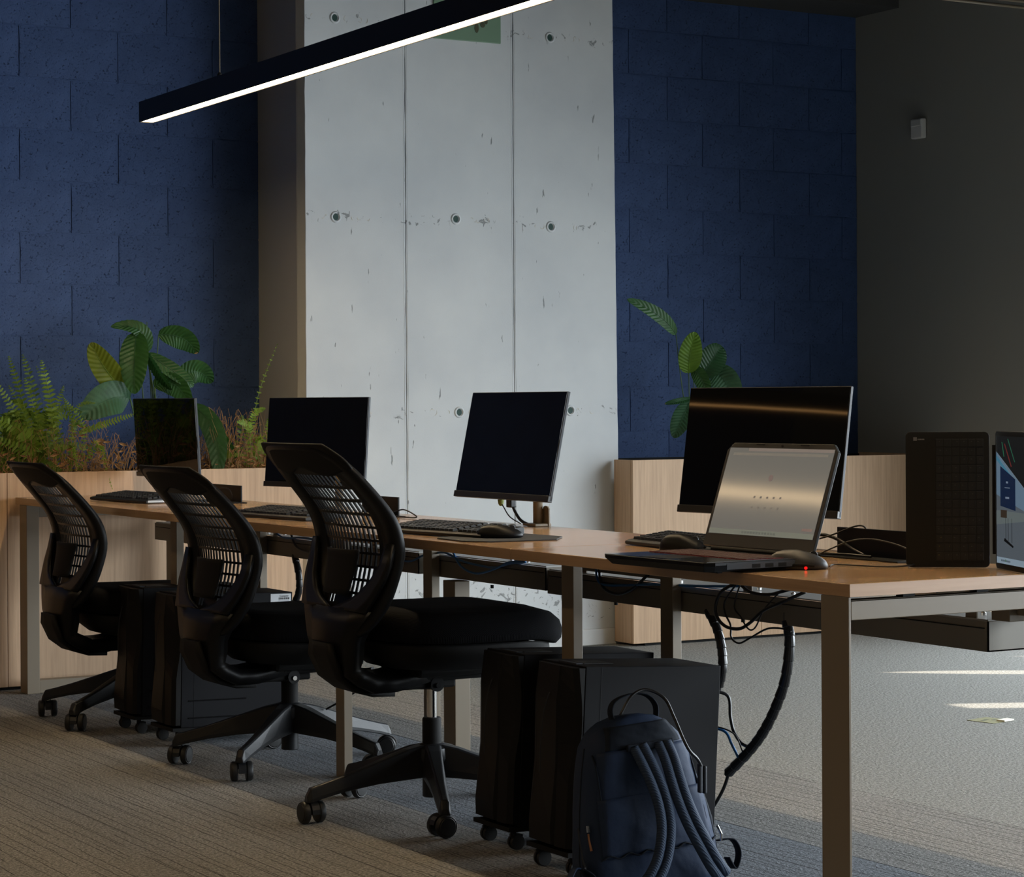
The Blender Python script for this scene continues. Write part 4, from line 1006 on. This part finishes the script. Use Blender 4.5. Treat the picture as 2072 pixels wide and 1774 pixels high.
# ================================================================ COMPUTERS ON CASTERS
def tower(label, x, y, w, hgt, tilt, sticker=False, dep=.415):
    t = thing('computer_tower', label, 'computer', (x, y, 0), (0, R_(tilt), 0), 'black tower computers under the desks')
    z0 = .060
    obj('case', MB().box(.035, dep, 0, w, z0, z0 + hgt), M_pc, t, bevel=.002)
    # front: two bevelled wings around a recessed centre
    def wing(y0, y1, m0, m1):
        prof2 = [(0, z0 + .01), (-.004, z0 + hgt * .12), (.004, z0 + hgt * .45), (-.001, z0 + hgt * .8), (.006, z0 + hgt - .004)]
        rows = []
        for fx, z in prof2:
            sh = max(0, .014 - abs(z - (z0 + hgt * .62)) * .03)
            rows.append([Vector((.034, y0, z)), Vector((fx + .010, y0, z)), Vector((fx, y0 + .008, z)), Vector((fx + sh, y1 - .02, z)), Vector((fx + .020, y1, z)), Vector((.034, y1, z))])
        return MB().loft(rows)
    obj('front_wing', wing(w * .30, w - .001, 0, 0), M_pcf, t)
    rows = []
    n = 14
    for i in range(n + 1):
        z = z0 + .008 + (hgt - .012) * i / n; u = i / n
        cut = .055 * math.sin(PI * min(1, max(0, (u - .38) / .6))) if .38 < u < .98 else 0
        rows.append([Vector((.034, .001, z)), Vector((.018 + cut * .25, .001, z)), Vector((.006 + cut * .3, .012, z)), Vector((.002, w * .28, z)), Vector((.034, w * .295, z))])
    obj('front_wing', MB().loft(rows), M_pcf, t)
    obj('front_line', MB().tube(smooth_path([(.001, w * .52, z0 + hgt * .84), (-.003, w * .60, z0 + hgt * .72), (-.004, w * .63, z0 + hgt * .55), (-.003, w * .62, z0 + hgt * .40)], 6), .0012, 6), M_alu, t)
    obj('top_vent', MB().box(.07, .15, w * .32, w * .68, z0 + hgt, z0 + hgt + .0015), M_blk, t)
    obj('top_ports', MB().box(.045, .062, w * .3, w * .7, z0 + hgt, z0 + hgt + .002), M_alu, t)
    obj('side_seam', MB().box(.078, .0795, -.0006, .0005, z0 + .004, z0 + hgt - .004), M_blk, t)
    for k in range(2): obj('side_groove', MB().tube([(.06, -.0002, z0 + .03 + k * .055), (.26, -.0002, z0 + .03 + k * .055)], .0025, 6), M_blk, t)
    obj('stand_plate', MB().box(.01, dep - .01, .004, w - .004, z0 - .012, z0 - .001), M_blk2, t)
    for cx_, cy_ in ((.035, .025), (.035, w - .025), (dep - .04, .025), (dep - .04, w - .025)):
        zf = -(math.tan(R_(-tilt)) * 0); c = obj('caster', MB().tube([(cx_, cy_, z0 - .012), (cx_, cy_, .033)], .008, 10).box(cx_ - .004, cx_ + .02, cy_ - .012, cy_ + .012, .030, .040), M_blk, t)
        zb = .019 + math.tan(R_(tilt)) * (cx_ + .008)
        for s in (-1, 1): obj('wheel', MB().lathe([(.004, 0), (.018, .001), (.019, .004), (.018, .010), (.006, .011)], (cx_ + .008, cy_ + s * .002, max(.019, zb) if cx_ < .1 else .020 + 0), 18, Matrix.Rotation(R_(-90) * s, 3, 'X')), M_rub, c)
    if sticker:
        st = obj('asset_label', MB().box(dep - .078, dep - .006, -.0012, -.0002, z0 + hgt - .040, z0 + hgt - .005), M_white, t)
        for i in range(16):
            xx = dep - .050 + i * .0025; obj('barcode_bar', MB().box(xx, xx + (.0015 if i % 3 else .0008), -.0016, -.0011, z0 + hgt - .024, z0 + hgt - .017), M_ink, st)
        tx = bpy.data.curves.new('label_text', 'FONT'); tx.body = 'Computer'; tx.size = .0075; tx.extrude = .0001
        to0 = bpy.data.objects.new('tmp', tx); C.objects.link(to0); bpy.context.view_layer.update(); to = bpy.data.objects.new('label_text', bpy.data.meshes.new_from_object(to0)); bpy.data.objects.remove(to0); C.objects.link(to); to.parent = st; to.location = (dep - .046, -.0016, z0 + hgt - .0145); to.rotation_euler = (R_(90), 0, 0); to.data.materials.append(M_ink)
        for k in range(2): obj('fine_print', MB().box(dep - .050 + k * .004, dep - .012, -.0016, -.0011, z0 + hgt - .0285 - k * .004, z0 + hgt - .027 - k * .004), mat('faint_ink', (.25, .25, .27), .7), st)
    return t
tower('black tower computer behind the backpack, nearest of the two under the near desk', -.045, .985, .195, .427, 3.2)
tower('black tower computer standing just behind the backpack tower', .0, 1.330, .185, .420, 2.6)
tower('black tower computer with white asset label beside the middle chair', -.048, 3.375, .20, .425, 1.2, True, .42)
tower('black tower computer next to the farthest chair', -.052, 3.705, .20, .425, 1.2)

# ================================================================ CABLE SLEEVES AND LEADS
def sleeve(label, pts, r=.0115, turns=11):
    t = thing('cable_sleeve', label, 'cable sleeve', (0, 0, 0), group='spiral cable sleeves')
    P = smooth_path(pts, 30)
    rr_ = [r * (.93 + .15 * ((i * turns / len(P)) % 1)) for i in range(len(P))]
    obj('sleeve', MB().tube(P, rr_, 14), M_sleeve, t)
    obj('inner_cables', MB().tube([P[0] + Vector((0, 0, .02)), P[0], P[1]], r * .7, 8).tube([P[-2], P[-1], P[-1] + (P[-1] - P[-2]).normalized() * .012], r * .6, 8), M_cable, t)
    return t
s1 = [(.5, .862, .575), (.5, .851, .524), (.5, .867, .44), (.5, .906, .366), (.5, .956, .301), (.5, 1.016, .246), (.5, 1.098, .185)]
sleeve('long black spiral cable sleeve curving down right of the near tower', s1, .0125, 16)
sleeve('short black spiral cable sleeve dropping behind the near tower', [(.5, 1.185, .575), (.5, 1.147, .534), (.5, 1.127, .487), (.5, 1.123, .439), (.5, 1.138, .392)], .0115, 10)
sleeve('black spiral cable sleeve hanging behind the middle chair', [(.5, 3.612, .58), (.5, 3.577, .511), (.5, 3.582, .452), (.49, 3.622, .395), (.46, 3.64, .33)], .0115, 10)
cable('power_cable', 'thin black lead falling from the sleeve end towards the backpack', [(.5, 1.098, .185), (.5, 1.126, .135), (.49, 1.173, .067), (.46, 1.16, .03), (.43, 1.12, .012)], .0042)
cable('power_cable', 'black lead from the near tower bowing into the long sleeve', [(.40, 1.13, .392), (.45, 1.12, .385), (.5, 1.103, .372), (.5, 1.091, .321), (.5, 1.077, .286), (.5, 1.046, .262), (.497, 1.01, .258)], .0042)
cable('network_cable', 'blue flat lead from the near tower into the sleeve', [(.385, 1.13, .30), (.44, 1.125, .298), (.48, 1.09, .288), (.485, 1.065, .258), (.49, 1.045, .228)], .0035, M_blue)
cable('data_cable', 'thin grey-black lead beside the blue one', [(.385, 1.12, .303), (.45, 1.10, .302), (.487, 1.06, .285), (.489, 1.03, .250), (.49, 1.02, .238)], .0018)
tag(obj('cable_plug', MB().box(.374, .402, 1.105, 1.150, .372, .402).box(.374, .392, 1.10, 1.14, .345, .362), M_blk, bevel=.003), 'black plugs in the rear of the near tower', 'plug')
tag(obj('cable_plug', MB().box(.362, .39, 1.10, 1.145, .288, .310), M_blk, bevel=.003), 'lower black plug in the rear of the near tower', 'plug')
cable('power_cable', 'thick black lead looping below the near cable tray', [(.47, 1.008, .660), (.46, 1.069, .632), (.46, 1.095, .595), (.46, 1.087, .566), (.46, 1.05, .547), (.46, .995, .547), (.46, .949, .567), (.46, .899, .598), (.465, .831, .623), (.485, .77, .65)], .0042)
cable('power_cable', 'thin black lead hanging lowest under the near cable tray', [(.47, 1.012, .660), (.463, 1.059, .61), (.463, 1.06, .58), (.463, 1.037, .552), (.463, 1.034, .522), (.465, 1.005, .511), (.465, .959, .528), (.47, .899, .554), (.478, .851, .558), (.488, .83, .552)], .0024)
cable('power_cable', 'thin black lead curling inside the loops under the near tray', [(.466, 1.0, .655), (.455, 1.01, .60), (.457, .985, .575), (.457, .965, .555), (.457, .945, .548), (.458, .925, .56), (.462, .90, .60), (.48, .86, .645)], .0020)
cable('power_cable', 'black lead running along the top of the near tray', [(.47, 1.01, .655), (.474, .97, .636), (.476, .90, .635), (.478, .84, .648), (.484, .78, .662)], .004)
cable('network_cable', 'blue lead drooping from the tray near the pillar', [(.49, 2.82, .648), (.483, 2.803, .613), (.483, 2.732, .61), (.483, 2.641, .634), (.483, 2.541, .646), (.483, 2.495, .645), (.483, 2.419, .63), (.483, 2.316, .622), (.483, 2.215, .621), (.483, 2.13, .637), (.487, 2.05, .646)], .0034, M_blue)
cable('network_cable', 'second blue lead sagging below the first by the steel riser', [(.49, 2.48, .652), (.476, 2.405, .614), (.476, 2.316, .598), (.476, 2.215, .615), (.478, 2.13, .640), (.486, 2.056, .648)], .0034, M_blue)
cable('network_cable', 'blue lead hanging over the tray between the near legs', [(.495, 1.69, .655), (.484, 1.673, .630), (.482, 1.64, .610), (.482, 1.517, .616), (.482, 1.40, .626), (.482, 1.181, .636), (.485, 1.03, .646)], .0034, M_blue)
cable('network_cable', 'dark blue lead bunched in the tray behind the middle chair', [(.49, 3.75, .652), (.482, 3.65, .636), (.482, 3.5, .645), (.482, 3.35, .640), (.482, 3.2, .648)], .0034, M_blue)
cable('power_cable', 'black lead bundle over the tray behind the middle chair', [(.49, 3.62, .655), (.480, 3.55, .610), (.480, 3.42, .600), (.480, 3.33, .625), (.488, 3.28, .655)], .0042)
cable('power_cable', 'black lead bunch over the tray between the near legs', [(.495, 1.68, .655), (.481, 1.64, .605), (.479, 1.57, .590), (.481, 1.50, .606), (.487, 1.43, .650)], .0040)
cable('floor_cable', 'thin black lead slanting to the floor behind the middle chair', [(.42, 2.62, .40), (.36, 2.68, .30), (.30, 2.75, .22), (.25, 2.85, .16)], .003)
pp = thing('paper_scrap', 'small folded yellowish paper lying on the carpet in the daylight', 'paper', (2.56, 2.45, .0005), (0, 0, R_(12)))
obj('paper_sheet', MB().box(-.055, .055, -.055, .055, 0, .0012), mat('paper_yellow', (.22, .21, .10), .8), pp)
obj('paper_fold', MB().box(.0, .055, -.060, -.028, .0013, .006), mat('paper_white', (.75, .72, .6), .7), pp)
for x, y in ((-.02, .01), (.01, .02), (.02, -.005)): obj('paper_print', MB().box(x - .012, x + .008, y - .006, y + .006, .0012, .0014), M_blot, pp)

# ================================================================ BACKPACK
bp = thing('backpack', 'dark blue backpack leaning on the near computer tower, straps facing out', 'bag', (.052, .775, .0), (R_(-9), R_(-4.5), R_(-4)))
M_bag = mat('navy_nylon', (.015, .028, .062), .62, spec=.18)
def cloth(m, s1, s2):
    n1 = tex_noise(m, nscale=s1, detail=3); n2 = tex_noise(m, nscale=s2, detail=2); N, L, b = nodes(m)
    a = N.new('ShaderNodeMath'); a.operation = 'MULTIPLY_ADD'; a.inputs[1].default_value = .04; L.new(n2.outputs[0], a.inputs[0]); L.new(n1.outputs[0], a.inputs[2]); bump(m, a.outputs[0], .5, .010)
cloth(M_bag, 14, 600)
M_bagd = mat('dark_navy_mesh', (.006, .010, .018), .8, spec=.2); cloth(M_bagd, 14, 600)
M_strap = mat('slate_strap_fabric', (.026, .042, .074), .75, spec=.25)
fab_bump(M_strap, 90, .5, .0015)
def half_w(h):   # half width against height
    P = [(0, .160), (.02, .172), (.10, .166), (.20, .149), (.28, .131), (.34, .113), (.37, .090), (.388, .058), (.395, .02)]
    for (a, x), (b_, y) in zip(P[:-1], P[1:]):
        if h <= b_: return x + (y - x) * (h - a) / (b_ - a)
    return .02
rings = []
N_ = 44
for i in range(40):
    h = .395 * (i / 39) ** .9; w = half_w(h); dpt = (.075 if h < .3 else .075 * (1 - ((h - .3) / .11) ** 2 * .6)) * (.85 if i == 0 else 1)
    r = []
    for k in range(N_):
        a = 2 * PI * k / N_; c, s_ = math.cos(a), math.sin(a)
        x = w * abs(c) ** .62 * (1 if c > 0 else -1); y = dpt * abs(s_) ** .55 * (1 if s_ > 0 else -1)
        n_ = noise.noise(Vector((x * 14, y * 8, h * 10))) * .0085 + noise.noise(Vector((x * 30, 5, h * 22))) * .0035
        y += n_ * (1 if s_ < 0 else .4); r.append(Vector((x, y, h + .001)))
    rings.append(r)
obj('bag_body', MB().loft(rings), M_bag, bp, smooth=True)
def front_y(x, h):
    w = half_w(h); c = min(.999, abs(x) / w) ** (1 / .62); s_ = math.sqrt(max(0, 1 - c * c)); dpt = .075 if h < .3 else .075 * (1 - ((h - .3) / .11) ** 2 * .6)
    return -(dpt * s_ ** .55) + (noise.noise(Vector((x * 14, -.5, h * 10))) * .006)
def patch(name, x0, x1, h0, h1, mt, d, nx=14, nh=14, taper=0):
    rows = []
    for i in range(nh + 1):
        h = h0 + (h1 - h0) * i / nh; row = []
        for j in range(nx + 1):
            x = (x0 + (x1 - x0) * j / nx) * (1 - taper * i / nh); row.append(Vector((x, front_y(x, h) - d - .0015 * math.sin(j * 1.7 + i) * .5, h)))
        rows.append(row)
    return obj(name, MB().grid(rows), mt, bp, smooth=True, solid=.004)
patch('top_yoke', -.095, .095, .325, .374, M_bagd, .003, taper=.18)
patch('back_panel', -.132, .132, .215, .322, M_bag, .005, taper=.16)
patch('lower_pocket', -.142, .142, .095, .222, M_bag, .009, taper=.08)
for x in (-.130, .130): obj('seam_piping', MB().tube([(x * (1 - .0 * t) * (1 - .12 * t / 12), front_y(x * (1 - .12 * t / 12), .10 + .022 * t) - .008, .10 + .022 * t) for t in range(11)], .0022, 6), M_bagd, bp)
obj('pocket_hem', MB().tube([(x / 20 * .148, front_y(x / 20 * .148, .097) - .013, .097 + .004 * math.sin(x)) for x in range(-20, 21)], .0022, 6), M_bagd, bp)
def strap(pts, w, name='shoulder_strap'):
    P = smooth_path(pts, 6); rows = []
    for i, p in enumerate(P):
        d = (P[min(i+1, len(P)-1)] - P[max(i-1, 0)]).normalized(); sd = Vector((0, -1, 0)).cross(d).normalized()
        row = []
        for k in range(-8, 9):
            u = k / 8; bulge = .009 * (1 - ((abs(u) - .5) / .5) ** 2) * (1 if abs(u) < 1 else 0)
            row.append(p + sd * (u * w) + Vector((0, -1, 0)) * bulge)
        rows.append(row)
    o = obj(name, MB().grid(rows), M_strap, bp, smooth=True, solid=.005); return o
strap([(-.022, -.082, .328), (-.016, -.100, .29), (-.006, -.112, .24), (.0, -.118, .19), (-.004, -.122, .14), (-.022, -.122, .085), (-.048, -.118, .045), (-.082, -.108, .012)], .022)
strap([(.040, -.082, .328), (.041, -.102, .29), (.043, -.114, .24), (.050, -.120, .19), (.064, -.122, .14), (.084, -.122, .09), (.106, -.118, .045), (.132, -.105, .012)], .022)
obj('strap_bridge', MB().box(-.05, .068, -.088, -.078, .316, .332), M_bagd, bp, bevel=.003)
def ribbon(pts, w, mt, name, axis=Vector((0, 1, 0))):
    P = smooth_path(pts, 6); rows = [[p - axis * w, p, p + axis * w] for p in P]
    return obj(name, MB().grid(rows), mt, bp, smooth=True, solid=.003)
ribbon([(-.040, -.02, .375), (-.044, -.02, .41), (-.026, -.02, .432), (.02, -.02, .440), (.055, -.02, .430), (.072, -.02, .405), (.066, -.02, .372)], .011, M_bagd, 'carry_handle')
ribbon([(-.17, -.02, .075), (-.20, -.04, .085), (-.235, -.05, .04), (-.24, -.05, .008)], .013, M_bag, 'side_strap')
ribbon([(-.165, -.03, .06), (-.185, -.05, .082), (-.165, -.06, .06), (-.16, -.06, .01)], .012, M_bagd, 'side_strap')
ribbon([(.175, -.02, .085), (.21, -.03, .082), (.222, -.03, .05), (.205, -.03, .018), (.19, -.03, .045)], .012, M_bagd, 'side_strap')
obj('zip_line', MB().tube([(half_w(h) * .99 * -1, -.005, h) for h in [.03 + .018 * i for i in range(18)]], .003, 6), M_bagd, bp)
zp = obj('zip_pull', MB().tube([(-.158, -.05, .155), (-.160, -.053, .142), (-.158, -.053, .118)], [.0022, .0022, .003], 6), mat('tan_leather', (.25, .10, .03), .6), bp)
obj('zip_slider', MB().tube([(-.156, -.05, .172), (-.158, -.052, .158)], .0045, 8), M_chrome, zp)
obj('hanging_tab', MB().tube([(-.176, -.04, .17), (-.178, -.045, .11), (-.176, -.045, .085)], [.002, .002, .004], 6), M_cable, bp)
obj('metal_tip', MB().tube([(-.176, -.045, .085), (-.176, -.045, .074)], .0035, 8), M_chrome, bp)
obj('key_ring_chain', MB().tube([(.172, -.04, .12), (.176, -.045, .10), (.174, -.045, .085)], .003, 6), M_chrome, bp)
obj('side_mesh_pocket', MB().tube([(.118, -.03, .28), (.138, -.03, .21), (.152, -.03, .14), (.166, -.02, .06)], [.008, .014, .014, .008], 10), M_bagd, bp, smooth=True)
tag(obj('charger_cable', MB().tube(smooth_path([(-.01, .80, .395), (.02, .80, .436), (.06, .80, .448), (.098, .785, .428), (.104, .755, .388), (.092, .70, .345), (.098, .685, .322), (.118, .685, .303), (.136, .695, .280), (.140, .70, .25)], 6), .0035, 8), M_cable, smooth=True), 'black charger lead draped over the handle of the blue backpack', 'cable')
tag(obj('cloth_tab', MB().box(.128, .137, .690, .702, .225, .290).box(.141, .149, .690, .702, .222, .284), M_alu, bevel=.003), 'two grey cloth tabs at the side of the blue backpack', 'plug')  # pair of grey cloth tabs on the bag side
